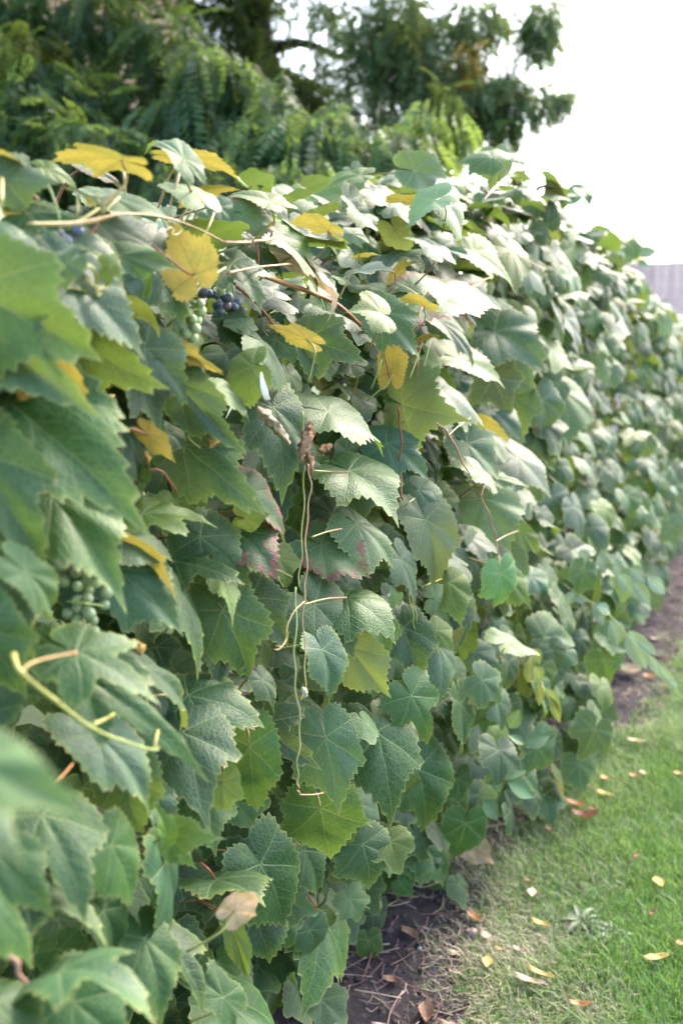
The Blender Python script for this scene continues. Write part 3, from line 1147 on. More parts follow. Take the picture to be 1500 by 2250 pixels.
stem('petiole', [(435, 915), (425, 945), (415, 962), (440, 985)], .0015, YEL, .03)
stem('petiole', [(235, 1125), (260, 1126), (285, 1128)], .002, ORA, .02)
stem('petiole', [(148, 1322), (190, 1326), (230, 1332)], .0012, GRN, .05)
stem('petiole', [(145, 1252), (162, 1246), (180, 1238)], .0014, ORA, .06)
stem('petiole', [(95, 1315), (82, 1350), (65, 1385)], .0024, YEL, .07)
stem('petiole', [(82, 1745), (125, 1718), (180, 1655, .07)], .0018, ORA, .09)
stem('petiole', [(315, 1532), (350, 1528), (392, 1524)], .0016, YEL, .05)
stem('petiole', [(525, 1592), (545, 1597), (566, 1596)], .0016, PNK, .05)
stem('petiole', [(440, 1895), (460, 1912), (475, 1933)], .0014, RED, .07)
stem('petiole', [(636, 1850), (655, 1853), (664, 1860)], .0016, YEL, .02)
stem('petiole', [(676, 1965), (690, 1985), (698, 2003)], .0014, RED, .07)
stem('petiole', [(335, 2030), (345, 2012), (355, 2000)], .0016, YEL, .03)
stem('petiole', [(325, 2035), (335, 2015), (342, 2002)], .0018, RED, .02)
stem('petiole', [(788, 1985), (830, 2002), (860, 1985), (895, 1966)], .0013, YEL, .05, GRN)
stem('petiole', [(870, 2062), (895, 2070), (930, 2080)], .0013, YEL, .05)
stem('petiole', [(1110, 1790), (1125, 1788), (1142, 1790)], .0018, RED, .12)
stem('petiole', [(1100, 1434), (1107, 1424), (1113, 1413)], .0018, YEL, .09)
stem('shoot', [(895, 1290), (905, 1350), (915, 1395)], .0017, GRN, .05)
stem('shoot', [(902, 1300), (912, 1350), (922, 1390)], .0017, YEL, .05)
stem('petiole', [(880, 1250), (890, 1270), (900, 1300)], .0016, GRN, .05)
stem('petiole', [(925, 1290), (945, 1282), (970, 1272)], .0014, YEL, .06)
stem('petiole', [(888, 1112), (898, 1104), (910, 1095)], .0014, YEL, .07)
stem('shoot', [(22, 2100), (45, 2140), (80, 2190)], .003, PNK, .1)
# thick old wood inside the hedge
for (y_, x_) in ((0.9, -1.15), (2.2, -1.1), (3.6, -1.18), (5.2, -1.12), (7.2, -1.15)):
    g = Geo()
    P = spline([(x_, y_, -.03), (x_ + .05, y_ + .04, .5), (x_ - .04, y_ + .12, 1.0), (x_ + .03, y_ + .5, 1.35)], 6)
    g.tube(np.array(P) - HO, np.linspace(.035, .014, len(P)), 8, (.10, .07, .05, 1))
    g.build('old_stem', M_BARK, hedge)


def withered(name, pts, wid, dx, col, parent=hedge, seed=1):
    """a shrivelled leaf: a crumpled twisted roll hanging along the points"""
    r_ = np.random.default_rng(seed)
    P = []
    for x, y in pts:
        d = ray(x, y)
        P.append(CAMP + d * (surf_t(x, y) + dx / d[0]))
    P = spline(P, 6)
    n, k = len(P), 14
    prof = np.sin(np.linspace(0.12, 3.0, n)) ** 0.7
    T = np.gradient(P, axis=0)
    T /= np.linalg.norm(T, axis=1)[:, None]
    A = np.cross(T, FWD)
    A /= np.linalg.norm(A, axis=1)[:, None]
    Bq = np.cross(T, A)
    an = np.linspace(0, 2 * math.pi, k, endpoint=False)
    rad = .68 * wid * prof[:, None] * (1 + 0.45 * np.sin(4 * an[None] + np.arange(n)[:, None] * 0.5) * 0.6 + 0.28 * r_.standard_normal((n, k)))
    V = P[:, None] + rad[..., None] * (np.cos(an)[None, :, None] * A[:, None] + np.sin(an)[None, :, None] * Bq[:, None])
    i, j = np.meshgrid(np.arange(n - 1), np.arange(k), indexing='ij')
    q = np.stack([i * k + j, i * k + (j + 1) % k, (i + 1) * k + (j + 1) % k, (i + 1) * k + j], -1).reshape(-1, 4)
    g = Geo()
    c = np.asarray(col) * (0.6 + 0.8 * r_.random((n * k, 1)))
    c[:, 3] = 1
    g.add(V.reshape(-1, 3) - HO, q, None, c)
    return g.build(name, M_CRISP, parent)


BRN, TAN, GLD = (.24, .14, .08, 1), (.36, .28, .20, 1), (.36, .24, .08, 1)
withered('withered_leaf', [(566, 895), (585, 915), (608, 940), (636, 975)], .011, .09, TAN, seed=3)
withered('withered_leaf', [(682, 925), (678, 950), (668, 980), (660, 1008)], .012, .09, BRN, seed=4)
withered('withered_leaf', [(676, 990), (680, 1015), (684, 1045)], .009, .09, BRN, seed=5)
withered('withered_leaf', [(582, 960), (592, 980), (594, 1004)], .009, .03, GLD, seed=6)
withered('withered_leaf', [(462, 940), (470, 960), (462, 985)], .011, .05, GLD, seed=7)
withered('withered_leaf', [(40, 815), (52, 845), (48, 880)], .013, .05, GLD, seed=8)
withered('withered_leaf', [(290, 1405), (300, 1425), (306, 1455)], .010, .05, GLD, seed=9)
withered('withered_leaf', [(318, 990), (322, 1005), (326, 1025)], .006, .02, GLD, seed=10)
withered('withered_leaf', [(700, 990), (715, 985), (728, 978)], .010, .0, BRN, seed=11)
withered('withered_leaf', [(210, 880), (225, 885), (250, 870)], .010, .02, GLD, seed=12)
withered('seed_pod', [(664, 1510), (669, 1520), (672, 1532)], .0058, .105, (.50, .46, .34, 1), seed=13)

# grape bunches
bm_ = None


def ico(r=1.0):
    import bmesh
    bm = bmesh.new()
    bmesh.ops.create_icosphere(bm, subdivisions=2, radius=r)
    me = bpy.data.meshes.new('grape')
    bm.to_mesh(me)
    bm.free()
    for p in me.polygons:
        p.use_smooth = True
    me.materials.append(M_BERRY)
    return me


GRAPE = ico()
DK, GN = (.035, .045, .085, 1), (.26, .32, .10, 1)


def bunch(px, py, dx, count, spread, length, mixd, seed, r0=0.0072):
    r_ = np.random.default_rng(seed)
    d = ray(px, py)
    c = CAMP + d * (surf_t(px, py) + dx / d[0])
    g = Geo()
    top = c + np.array([0, 0, 0.02])
    g.tube(spline([top + np.array([-.03, .01, .05]), top, c - np.array([0, 0, length * 0.7])], 5) - HO, 0.0014, 5, GRN)
    o = g.build('grape_bunch', M_STEM, hedge)
    pts = []
    tries = 0
    while len(pts) < count and tries < 4000:
        tries += 1
        f = r_.random()
        wd = spread * (1 - 0.55 * f)
        p = c + np.array([wd * r_.uniform(-1, 1), wd * r_.uniform(-1, 1), -f * length])
        rad = r0 * r_.uniform(.82, 1.1)
        if all(np.linalg.norm(p - q_) > 0.86 * (rad + rq) for q_, rq in pts):
            pts.append((p, rad))
    for p, rad in pts:
        b = obj('berry', GRAPE, None, o, p - HO)
        b.scale = (rad, rad, rad * 1.04)
        cc = np.array(DK if r_.random() < mixd else GN) * r_.uniform(.7, 1.25)
        if mixd > .5 and r_.random() < .12:
            cc = np.array((.14, .05, .07, 1))
        b.color = (float(cc[0]), float(cc[1]), float(cc[2]), 1)


bunch(388, 585, .0, 12, .022, .025, 1.0, 1)
bunch(480, 640, -.005, 14, .026, .03, .85, 2)
bunch(420, 668, .035, 17, .022, .05, .0, 3)
bunch(512, 662, -.02, 9, .02, .03, .95, 4)
bunch(185, 1240, .03, 30, .026, .085, .0, 5, .0078)
bunch(130, 505, .02, 6, .018, .03, .7, 6)
bunch(712, 700, -.03, 12, .025, .04, 1.0, 7)
bunch(330, 1590, .0, 8, .02, .03, 1.0, 8)
bunch(170, 1195, .02, 8, .018, .03, .0, 9)
bunch(320, 1220, .0, 6, .018, .03, .2, 10)

# white strip caught among the leaves
g = Geo()
P = [at(574, 818, surf_t(575, 850) - .20), at(577, 840, surf_t(575, 850) - .205), at(583, 865, surf_t(575, 850) - .20), at(588, 878, surf_t(575, 850) - .19)]
P = spline(P, 4)
wd = np.interp(np.linspace(0, 1, len(P)), [0, .5, 1], [.0008, .0045, .0040])
A = RGT
V = np.concatenate([P - A * wd[:, None], P + A * wd[:, None] + FWD * .0015])
nP = len(P)
q = [[i, i + 1, nP + i + 1, nP + i] for i in range(nP - 1)]
V = np.concatenate([V, V - FWD * 0.0006])
q = q + [[2 * nP + c for c in f[::-1]] for f in q]
g.add(V - P[-1], q, None, (.8, .8, .82, 1))
so_ = g.build('white_strip', M_TAG, None, P[-1])
tag(so_, 'small white plastic strip hanging between the vine leaves', 'strip')


# ---------------------------------------------------------------- oval leaved shoots
def oval_leaf(parent, B, u, n, L, wd, col, org, seed):
    r_ = np.random.default_rng(seed)
    ns, na = 9, 5
    s = np.linspace(0, 1, ns)
    half = wd * np.sin(np.pi * s ** 0.8) ** 1.0 * L
    half[0] = half[-1] = 0.0006
    v = np.cross(n, u)
    k = r_.uniform(.2, .9)
    a = np.linspace(-1, 1, na)
    V, C = [], []
    for i in range(ns):
        for c in a:
            lift = 0.22 * abs(c) * half[i] - (1 - math.cos(k * s[i])) / k * L
            V.append(B + u * (math.sin(k * s[i]) / k * L) + v * (c * half[i]) + n * lift)
            f = 1.0 if abs(c) > 1e-6 else 1.5
            C.append([col[0] * f, col[1] * f, col[2] * f, 1])
    i, j = np.meshgrid(np.arange(ns - 1), np.arange(na - 1), indexing='ij')
    q = np.stack([i * na + j, (i + 1) * na + j, (i + 1) * na + j + 1, i * na + j + 1], -1).reshape(-1, 4)
    g = Geo()
    g.add(np.array(V) - org, q, None, np.array(C))
    return g.build('leaflet', M_OVAL, parent)


def oval_shoot(label, pts, leaves, rad=.0017, base_col=GRN, seed=0, near=0.0, name='oval_leaf_shoot', cat='shoot', lcol=(.085, .135, .07)):
    """pts: (px,py,t) along the stem; leaves: (bx,by,tx,ty,width,roll,t)"""
    P = np.array([at(x, y, t - near * min(1, k / 2)) for k, (x, y, t) in enumerate(pts)])
    org = P[0]
    root = empty(name, org)
    tag(root, label, cat)
    g = Geo()
    S = spline(P, 7)
    g.tube(S - org, np.linspace(rad, rad * .5, len(S)), 6, base_col)
    g.build('stem', M_STEM, root)
    for k, (bx, by, tx, ty, wd, roll, t) in enumerate(leaves):
        t -= near
        b0, t0 = at(bx, by, t), at(tx, ty, t + random.uniform(-.02, .03))
        u = nrm(t0 - b0)
        tc = nrm(CAMP - b0) + np.array([.25, 0, .8])
        wd *= .8
        n = nrm(tc - u * np.dot(tc, u))
        a = R(roll)
        n = n * math.cos(a) + np.cross(u, n) * math.sin(a)
        c = np.array(lcol) * random.uniform(.8, 1.25)
        if seed == 2:
            c = np.array((.20, .21, .045)) * random.uniform(.8, 1.1)
        oval_leaf(root, b0, u, n, float(np.linalg.norm(t0 - b0)), wd, c, org, seed * 100 + k)
    return root


tt = 3.5
oval_shoot('long arching shoot with paired oval pale leaves leaning out over the soil', [(1180, 1240, 3.6), (1260, 1300, 3.5), (1330, 1345, 3.4), (1390, 1410, 3.3), (1440, 1460, 3.25), (1490, 1520, 3.2)],
           [(1300, 1328, 1340, 1375, .38, 0, 3.42), (1338, 1362, 1378, 1432, .36, 5, 3.38), (1380, 1385, 1425, 1475, .34, 15, 3.33), (1425, 1440, 1450, 1490, .26, 25, 3.28),
            (1445, 1460, 1492, 1530, .2, 35, 3.22), (1262, 1300, 1240, 1330, .4, 10, 3.5), (1310, 1332, 1352, 1345, .4, 10, 3.4), (1400, 1410, 1450, 1440, .3, 20, 3.3), (1470, 1495, 1500, 1512, .25, 20, 3.2)], seed=1, near=.42, lcol=(.17, .22, .14))
oval_shoot('upper shoot with a close row of small oval leaves above the arching one', [(1225, 1245, 4.0), (1290, 1228, 3.95), (1350, 1240, 3.9), (1420, 1265, 3.8), (1480, 1310, 3.7)],
           [(1272, 1208, 1300, 1250, .42, 0, 3.95), (1310, 1220, 1340, 1262, .42, 0, 3.93), (1345, 1232, 1375, 1268, .44, 0, 3.9), (1382, 1250, 1420, 1278, .4, 10, 3.85), (1420, 1270, 1470, 1305, .36, 15, 3.78),
            (1355, 1262, 1398, 1305, .34, 15, 3.85), (1390, 1280, 1432, 1332, .32, 15, 3.8), (1290, 1250, 1335, 1285, .36, 10, 3.92), (1255, 1310, 1295, 1318, .4, 10, 3.9)], seed=3, near=.55, lcol=(.17, .22, .14))
oval_shoot('tall thin arching shoot with oval leaves standing clear of the hedge top', [(1500, 790, 5.2), (1468, 700, 5.1), (1430, 640, 5.0), (1402, 585, 4.95), (1385, 555, 4.9)],
           [(1395, 560, 1448, 548, .34, 10, 4.9), (1392, 560, 1345, 540, .34, 10, 4.9), (1392, 562, 1362, 580, .36, 5, 4.9), (1398, 575, 1430, 585, .36, 10, 4.92), (1390, 556, 1400, 535, .3, 0, 4.9),
            (1420, 625, 1405, 660, .3, 0, 5.0), (1425, 630, 1412, 700, .12, 0, 5.0), (1448, 665, 1478, 668, .3, 0, 5.05)], seed=4)
oval_shoot('shoot of oval leaves sticking out of the sunny hedge top', [(1180, 520, 4.6), (1230, 470, 4.5), (1290, 520, 4.4), (1330, 545, 4.4)],
           [(1225, 470, 1238, 395, .3, 0, 4.5), (1235, 440, 1310, 395, .3, 20, 4.5), (1240, 450, 1285, 430, .25, 25, 4.5), (1230, 465, 1185, 420, .35, 0, 4.5), (1240, 470, 1200, 500, .4, 0, 4.5),
            (1300, 500, 1330, 530, .35, 10, 4.4), (1290, 515, 1350, 500, .35, 10, 4.4), (1260, 490, 1250, 530, .35, 0, 4.45)], seed=5)
oval_shoot('low plant with smooth oval mid green leaves at the foot of the hedge', [(1090, 1760, 2.62), (1120, 1690, 2.6), (1150, 1640, 2.58)],
           [(1085, 1700, 1160, 1690, .3, 10, 2.58), (1090, 1715, 1095, 1745, .45, 0, 2.56), (1115, 1720, 1180, 1750, .36, 5, 2.58), (1150, 1635, 1212, 1615, .32, 20, 2.56), (1150, 1635, 1118, 1612, .4, 10, 2.6),
            (1120, 1600, 1140, 1560, .4, 0, 2.6), (1060, 1760, 1105, 1800, .45, 0, 2.55), (1065, 1720, 1090, 1700, .4, 0, 2.6), (1150, 1700, 1120, 1660, .36, 0, 2.62)], seed=6, near=.16, lcol=(.045, .095, .035))
oval_shoot('drooping yellow leaved shoot at the hedge foot', [(1165, 1440, 3.0), (1185, 1490, 2.95), (1200, 1530, 2.92)],
           [(1168, 1425, 1195, 1460, .42, 0, 2.95), (1172, 1465, 1202, 1505, .4, 0, 2.94), (1180, 1500, 1192, 1558, .24, 0, 2.92), (1195, 1510, 1245, 1570, .2, 15, 2.9), (1205, 1530, 1242, 1602, .16, 20, 2.9),
            (1160, 1500, 1170, 1440, .3, 0, 2.98)], seed=2, near=.3)


# ---------------------------------------------------------------- lawn blades
def blades(n, x0, x1, y0, y1, h0, h1, wd, dens=None, bias=1.0):
    y = y0 + (y1 - y0) * rng.random(n) ** bias
    x = x0 + (x1 - x0) * rng.random(n)
    gap = x - edge_x(y)
    ok = rng.random(n) < np.clip((gap + 0.10) / 0.22, 0.0, 1.0) ** 1.3
    x, y, gap = x[ok], y[ok], gap[ok]
    n = len(x)
    patch = wob(x * 3.3, y * 3.0, 3.0)
    strawz = np.clip(1.0 - (gap - 0.08) / 0.38 + 0.35 * wob(x * 7, y * 5, 1.0), 0, 1) * np.clip((3.0 - y) / .7, .3, 1)
    h = (h0 + (h1 - h0) * rng.random(n)) * (0.8 + 0.3 * patch) * (1 - 0.45 * strawz)
    h = h * np.where(rng.random(n) < .05, 1.6, 1.0)
    an = rng.random(n) * 6.283
    lean = (0.25 + 0.7 * rng.random(n)) * (1 + 0.8 * strawz)
    dx, dy = np.cos(an), np.sin(an)
    px_, py_ = -dy, dx
    z0 = lawn_z(x, y)
    z0 = np.maximum(z0, soil_z(x, y)) - 0.003
    W = wd * (0.6 + 0.8 * rng.random(n))
    lv = [(0.0, 0.0, 1.0), (0.55, 0.28, 0.8), (1.0, 1.0, 0.06)]
    V = np.zeros((n, 6, 3))
    for k, (hz, ln_, ww) in enumerate(lv):
        cx = x + dx * h * lean * ln_
        cy = y + dy * h * lean * ln_
        cz = z0 + h * hz * (1 - 0.25 * lean * (hz ** 2))
        for sgn, c in ((-1, 0), (1, 1)):
            V[:, k * 2 + c, 0] = cx + sgn * px_ * W * ww
            V[:, k * 2 + c, 1] = cy + sgn * py_ * W * ww
            V[:, k * 2 + c, 2] = cz
    b0 = (np.arange(n) * 6)[:, None]
    q = np.concatenate([b0 + np.array([[0, 1, 3, 2]]), b0 + np.array([[2, 3, 5, 4]])])
    g1, g2, g3, st = np.array([.085, .20, .034]), np.array([.145, .255, .050]), np.array([.075, .14, .055]), np.array([.33, .28, .20])
    f = rng.random(n)[:, None]
    c = np.where(f < .45, g1, np.where(f < .8, g2, g3)) * (0.55 + 0.8 * rng.random(n)[:, None])
    c = c * (1 + .30 * patch[:, None] * np.array([1.2, .7, .3]))
    isst = rng.random(n) < np.clip(strawz * 0.75 + 0.05, 0, .85)
    dull = np.array([.14, .16, .09])
    c = c * (1 - 0.5 * strawz[:, None]) + dull * 0.5 * strawz[:, None]
    c = np.where(isst[:, None], st * (0.6 + 0.6 * rng.random(n)[:, None]), c)
    C = np.repeat(np.concatenate([c, np.ones((n, 1))], 1), 6, axis=0)
    return V.reshape(-1, 3), q, C


parts = [blades(130000, -0.85, 1.0, 1.6, 4.2, .025, .065, .0012, bias=1.1),
         blades(80000, -0.8, 1.9, 3.6, 9.0, .03, .06, .0022, bias=1.2),
         blades(22000, -0.75, 3.5, 7.0, 15.0, .035, .065, .0045)]
off, VV, QQ, CC = 0, [], [], []
for V, q, C in parts:
    VV.append(V); QQ.append(q + off); CC.append(C); off += len(V)
obj('grass', mesh_from('grass', np.concatenate(VV), None, np.concatenate(QQ), {'tint': np.concatenate(CC)}), M_GRASS, kind='stuff')

# straw and twigs lying on the bare soil
g = Geo()
for k in range(1000):
    y_ = 1.3 + 8.0 * rng.random() ** 1.8
    x_ = edge_x(y_) - 0.30 + 0.36 * rng.random()
    ln_ = rng.uniform(.02, .13)
    a = rng.random() * 6.28
    d = np.array([math.cos(a), math.sin(a)])
    z_ = float(soil_z(np.array(x_), np.array(y_))) + 0.004
    mid = np.array([x_, y_, z_ + rng.uniform(0, .012)])
    b_ = np.array([d[1], -d[0], 0]) * ln_ * rng.uniform(-.12, .12)
    p0 = mid - np.array([d[0], d[1], 0]) * ln_ / 2 + np.array([0, 0, rng.uniform(0, .006)])
    p1 = mid + np.array([d[0], d[1], 0]) * ln_ / 2 + np.array([0, 0, rng.uniform(0, .02)])
    c = [(.26, .19, .15, 1), (.34, .27, .20, 1), (.20, .11, .10, 1)][int(rng.integers(0, 3))]
    g.tube(spline([p0, mid + b_, p1], 3), rng.uniform(.0006, .0017), 4, c)
g.build('dry_twigs', M_BARK, kind='stuff')
# crumbs of earth
g = Geo()
for k in range(900):
    y_ = 1.3 + 5.0 * rng.random() ** 1.6
    x_ = edge_x(y_) - 0.34 + 0.36 * rng.random()
    r0 = rng.uniform(.002, .009) * (1 if rng.random() < .9 else 1.6)
    z_ = float(soil_z(np.array(x_), np.array(y_)))
    O = np.array([[1, 0, 0], [-1, 0, 0], [0, 1, 0], [0, -1, 0], [0, 0, 1], [0, 0, -1]], float) * rng.uniform(.6, 1.2, (6, 1)) * r0
    T8 = [[0, 2, 4], [2, 1, 4], [1, 3, 4], [3, 0, 4], [2, 0, 5], [1, 2, 5], [3, 1, 5], [0, 3, 5]]
    c = np.array([.075, .055, .05, 1]) * rng.uniform(.6, 1.7)
    c[3] = 1
    g.add(O + [x_, y_, z_ + r0 * .2], None, T8, c)
g.build('soil_crumbs', M_CRISP, kind='stuff')


# ---------------------------------------------------------------- fallen leaves
def fallen(px, py, length_px, ang, width, col, label, curl=0.8, lift=0.012, seed=None, roll=0.0, broad=False):
    c = on_ground(px, py, 0.02)
    dep_ = float((c - CAMP) @ FWD)
    L = length_px / FPX * dep_
    a = R(ang)
    r_ = np.random.default_rng(int(px * 3 + py) if seed is None else seed)
    ns, na = 10, 7
    s = np.linspace(0, 1, ns)
    if broad:
        half = width * L * np.sin(np.pi * np.clip(s * .93 + .05, 0, 1)) ** .55 * (1 + .10 * np.where(np.arange(ns) % 2, 1, -1))
    else:
        half = width * L * np.sin(np.pi * (s ** .9 * .97 + .015)) ** 1.15
    k = curl
    V, C = [], []
    cr = r_.uniform(.5, 1.3) * curl
    for i in range(ns):
        for c_ in np.linspace(-1, 1, na):
            y_ = c_ * half[i]
            x_ = (s[i] - .5)
            z_ = L * (k * .35 * x_ * x_ * 2) + abs(c_) ** 1.6 * half[i] * .55 * cr + .05 * L * math.sin(6 * s[i] + c_ * 2 + r_.random() * .4)
            V.append([x_ * L, y_, z_])
            sh = (.8 + .35 * r_.random()) * (1.15 if abs(c_) < .1 else 1.0)
            C.append([col[0] * sh, col[1] * sh, col[2] * sh, 1])
    V = np.array(V)
    rl = R(roll)
    V = V @ np.array([[1, 0, 0], [0, math.cos(rl), math.sin(rl)], [0, -math.sin(rl), math.cos(rl)]])
    ca, sa = math.cos(a), math.sin(a)
    V = V @ np.array([[ca, sa, 0], [-sa, ca, 0], [0, 0, 1]])
    i, j = np.meshgrid(np.arange(ns - 1), np.arange(na - 1), indexing='ij')
    q = np.stack([i * na + j, (i + 1) * na + j, (i + 1) * na + j + 1, i * na + j + 1], -1).reshape(-1, 4)
    zg = max(float(soil_z(c[0], c[1])), float(lawn_z(c[0], c[1])))
    g = Geo()
    V[:, 2] -= V[:, 2].min()
    g.add(V, q, None, np.array(C))
    st = np.array([V[3], V[3] + (V[3] - V[3 + na]) * .6 + [0, 0, .002]])
    o = g.build('fallen_leaf', M_DRY, None, (c[0], c[1], zg + lift))
    tag(o, label, 'leaf', 'leaves fallen on the ground')
    g2 = Geo()
    g2.tube(st, .0007, 4, (col[0] * .6, col[1] * .5, col[2] * .5, 1))
    g2.build('stalk', M_DRY, o)


YL, OR, RD, TN, PK, BR = (.50, .37, .12), (.38, .20, .09), (.20, .085, .055), (.46, .37, .25), (.40, .29, .23), (.26, .16, .10)
FALL = [
    (1440, 2125, 60, 35, .22, YL, 'plump yellow leaf on the green grass near the bottom right', .4, .03),
    (1185, 2150, 66, -12, .16, YL, 'slender yellow leaf lying above a pale one on dry grass', .5, .02),
    (1160, 2166, 74, -5, .17, TN, 'slender pale tan leaf just below the slender yellow one', .5, .02),
    (1070, 2122, 42, -75, .30, YL, 'upright yellow leaf at the edge of bare soil and grass', .9, .015),
    (1070, 2056, 46, -30, .26, PK, 'pinkish oval leaf on bare soil beside a small brown lump', .5, .008),
    (1005, 2085, 46, 8, .26, PK, 'pinkish tan oval leaf on bare soil left of the others', .5, .008),
    (1042, 2015, 46, -30, .26, OR, 'orange brown curled leaf standing on twigs over bare soil', 1.6, .012),
    (1185, 2036, 44, -10, .22, YL, 'pale yellow leaf on dry grass right of the bare soil', .5, .02),
    (1168, 1966, 36, -70, .30, TN, 'pale triangular tan leaf pointing down on dry grass', .4, .02),
    (1160, 1938, 22, 10, .35, RD, 'small red leaf just above the pale triangular one', .5, .02),
    (1445, 1952, 40, -55, .32, YL, 'golden leaf alone in the green grass at right', .8, .03),
    (1432, 2022, 28, 75, .20, RD, 'short dark red curled leaf in the green grass at right', 1.3, .03),
    (1272, 2228, 50, 18, .20, OR, 'orange twisted leaf in the grass at the bottom edge', 1.2, .03),
    (936, 2215, 72, -70, .24, BR, 'large brown and yellow rolled leaf on the soil at the bottom', 1.8, .008),
    (845, 2247, 60, 5, .24, PK, 'pale tan leaf on the soil at the bottom edge', .6, .006),
    (1005, 2247, 90, 12, .16, BR, 'long brown leaf on the soil at the bottom edge', .9, .006),
    (1396, 1890, 30, 75, .14, RD, 'thin red leaf upright in the grass at right', .6, .03),
    (1496, 2090, 34, 50, .30, OR, 'orange leaf cut by the right edge of the picture', .8, .03),
    (1136, 2090, 28, -15, .26, PK, 'small pinkish leaf on dry grass by the soil', .6, .015),
    (1098, 2086, 30, 0, .22, OR, 'small orange leaf on the soil edge left of a pinkish one', .6, .01),
    (1262, 1776, 52, -8, .26, OR, 'orange yellow leaf touching a curled red brown one on grass', .9, .03),
    (1284, 1806, 60, 25, .24, RD, 'curled red brown leaf touching an orange one on grass', 1.6, .03),
    (1300, 1788, 30, 80, .2, RD, 'short red brown leaf upright behind the curled one', 1.2, .035),
    (1328, 1745, 44, -8, .24, YL, 'yellow brown leaf low in the grass by the hedge foot', .6, .02),
    (1286, 1732, 20, 20, .4, PK, 'tiny pale leaf in the grass left of the yellow brown one', .6, .03),
    (1328, 1716, 24, -15, .4, OR, 'small orange leaf in the grass above the yellow brown one', .8, .03),
    (1392, 1712, 26, 15, .34, OR, 'small orange leaf in the grass beside a paler one', .8, .03),
    (1412, 1706, 22, -30, .34, TN, 'small pale leaf in the grass beside an orange one', .8, .03),
    (1490, 1708, 28, 10, .34, OR, 'orange leaf in the grass at the right edge', .8, .03),
    (1396, 1640, 42, 5, .2, TN, 'pale tan leaf flat on the grass near the top of the lawn', .5, .03),
    (1372, 1476, 66, 8, .36, TN, 'large pale dry vine leaf on the soil in the distance', .9, .01),
    (1318, 1478, 28, 0, .3, OR, 'small brown leaf left of the large pale dry one', .8, .01),
    (1425, 1485, 30, 10, .3, OR, 'small orange leaf right of the large pale dry one', .8, .01),
    (1192, 1782, 26, -40, .4, YL, 'yellow leaf at the hedge foot beside a light green vine leaf', .6, .02),
    (1204, 1826, 26, -50, .3, OR, 'orange leaf at the hedge foot under a light green vine leaf', .9, .02),
    (1178, 1660, 40, -70, .34, BR, 'brown crumpled leaf in the pile at the hedge foot', 1.7, .01),
    (1192, 1690, 36, 60, .3, PK, 'pale crumpled leaf in the pile at the hedge foot', 1.7, .01),
    (1164, 1704, 40, 80, .32, RD, 'red brown crumpled leaf in the pile at the hedge foot', 1.7, .01),
    (1215, 1710, 24, 20, .4, OR, 'small orange leaf beside the crumpled pile', 1.0, .01),
    (1124, 1756, 36, 30, .34, PK, 'pale folded leaf behind the low oval leaved plant', 1.4, .01),
    (1440, 1400, 26, 20, .3, TN, 'pale leaf far off at the edge of the lawn', .8, .01),
    (1405, 1440, 20, 0, .3, OR, 'small orange leaf far off on the soil', .8, .01),
    (1400, 1310, 26, 0, .3, OR, 'orange leaf on the far soil strip under the hedge', .8, .01),
    (1430, 1255, 22, 0, .3, PK, 'pinkish leaf on the far soil strip', .8, .01),
    (1455, 1225, 22, 0, .3, OR, 'orange leaf on the farthest visible soil', .8, .01),
    (1420, 1345, 24, 10, .3, RD, 'reddish leaf on the soil beyond the large pale one', .8, .01),
    (862, 2140, 44, 10, .3, BR, 'brown leaf half under the lowest vine leaves', .9, .006),
    (900, 2042, 50, -20, .28, BR, 'dull brown leaf on soil beside the small blue berry', .9, .006),
    (1150, 1500, 24, 30, .4, OR, 'orange leaf under the drooping yellow leaved shoot', 1.2, .02),
]
for f in FALL:
    fallen(f[0], f[1], f[2], f[3], f[4], f[5], f[6], f[7], f[8], broad='vine leaf on the soil' in f[6])

# a dropped grape and a small lump
c = on_ground(921, 2088, .008)
b = obj('fallen_grape', GRAPE, None, None, (c[0], c[1], .010))
b.scale = (.0075, .0075, .0075)
b.color = (.04, .06, .12, 1)
tag(b, 'single dark blue grape dropped on the soil', 'grape')
c = on_ground(1034, 2052, .008)
r_ = np.random.default_rng(3)
V = []
for i in range(7):
    for j in range(10):
        t_, p_ = math.pi * (i + .5) / 7, 2 * math.pi * j / 10
        rr = .013 * (1 + .22 * r_.standard_normal())
        V.append([rr * math.sin(t_) * math.cos(p_) * 1.1, rr * math.sin(t_) * math.sin(p_), rr * math.cos(t_) * .85])
q = [[i * 10 + j, i * 10 + (j + 1) % 10, (i + 1) * 10 + (j + 1) % 10, (i + 1) * 10 + j] for i in range(6) for j in range(10)]
g = Geo()
g.add(V, q, [[0, j + 1, j] for j in range(1, 9)] + [[60, 60 + j, 61 + j] for j in range(1, 9)], (.30, .21, .18, 1))
o = g.build('clod', M_CRISP, None, (c[0], c[1], .012))
tag(o, 'small knobbly brown lump on the soil beside a pinkish leaf', 'clod')


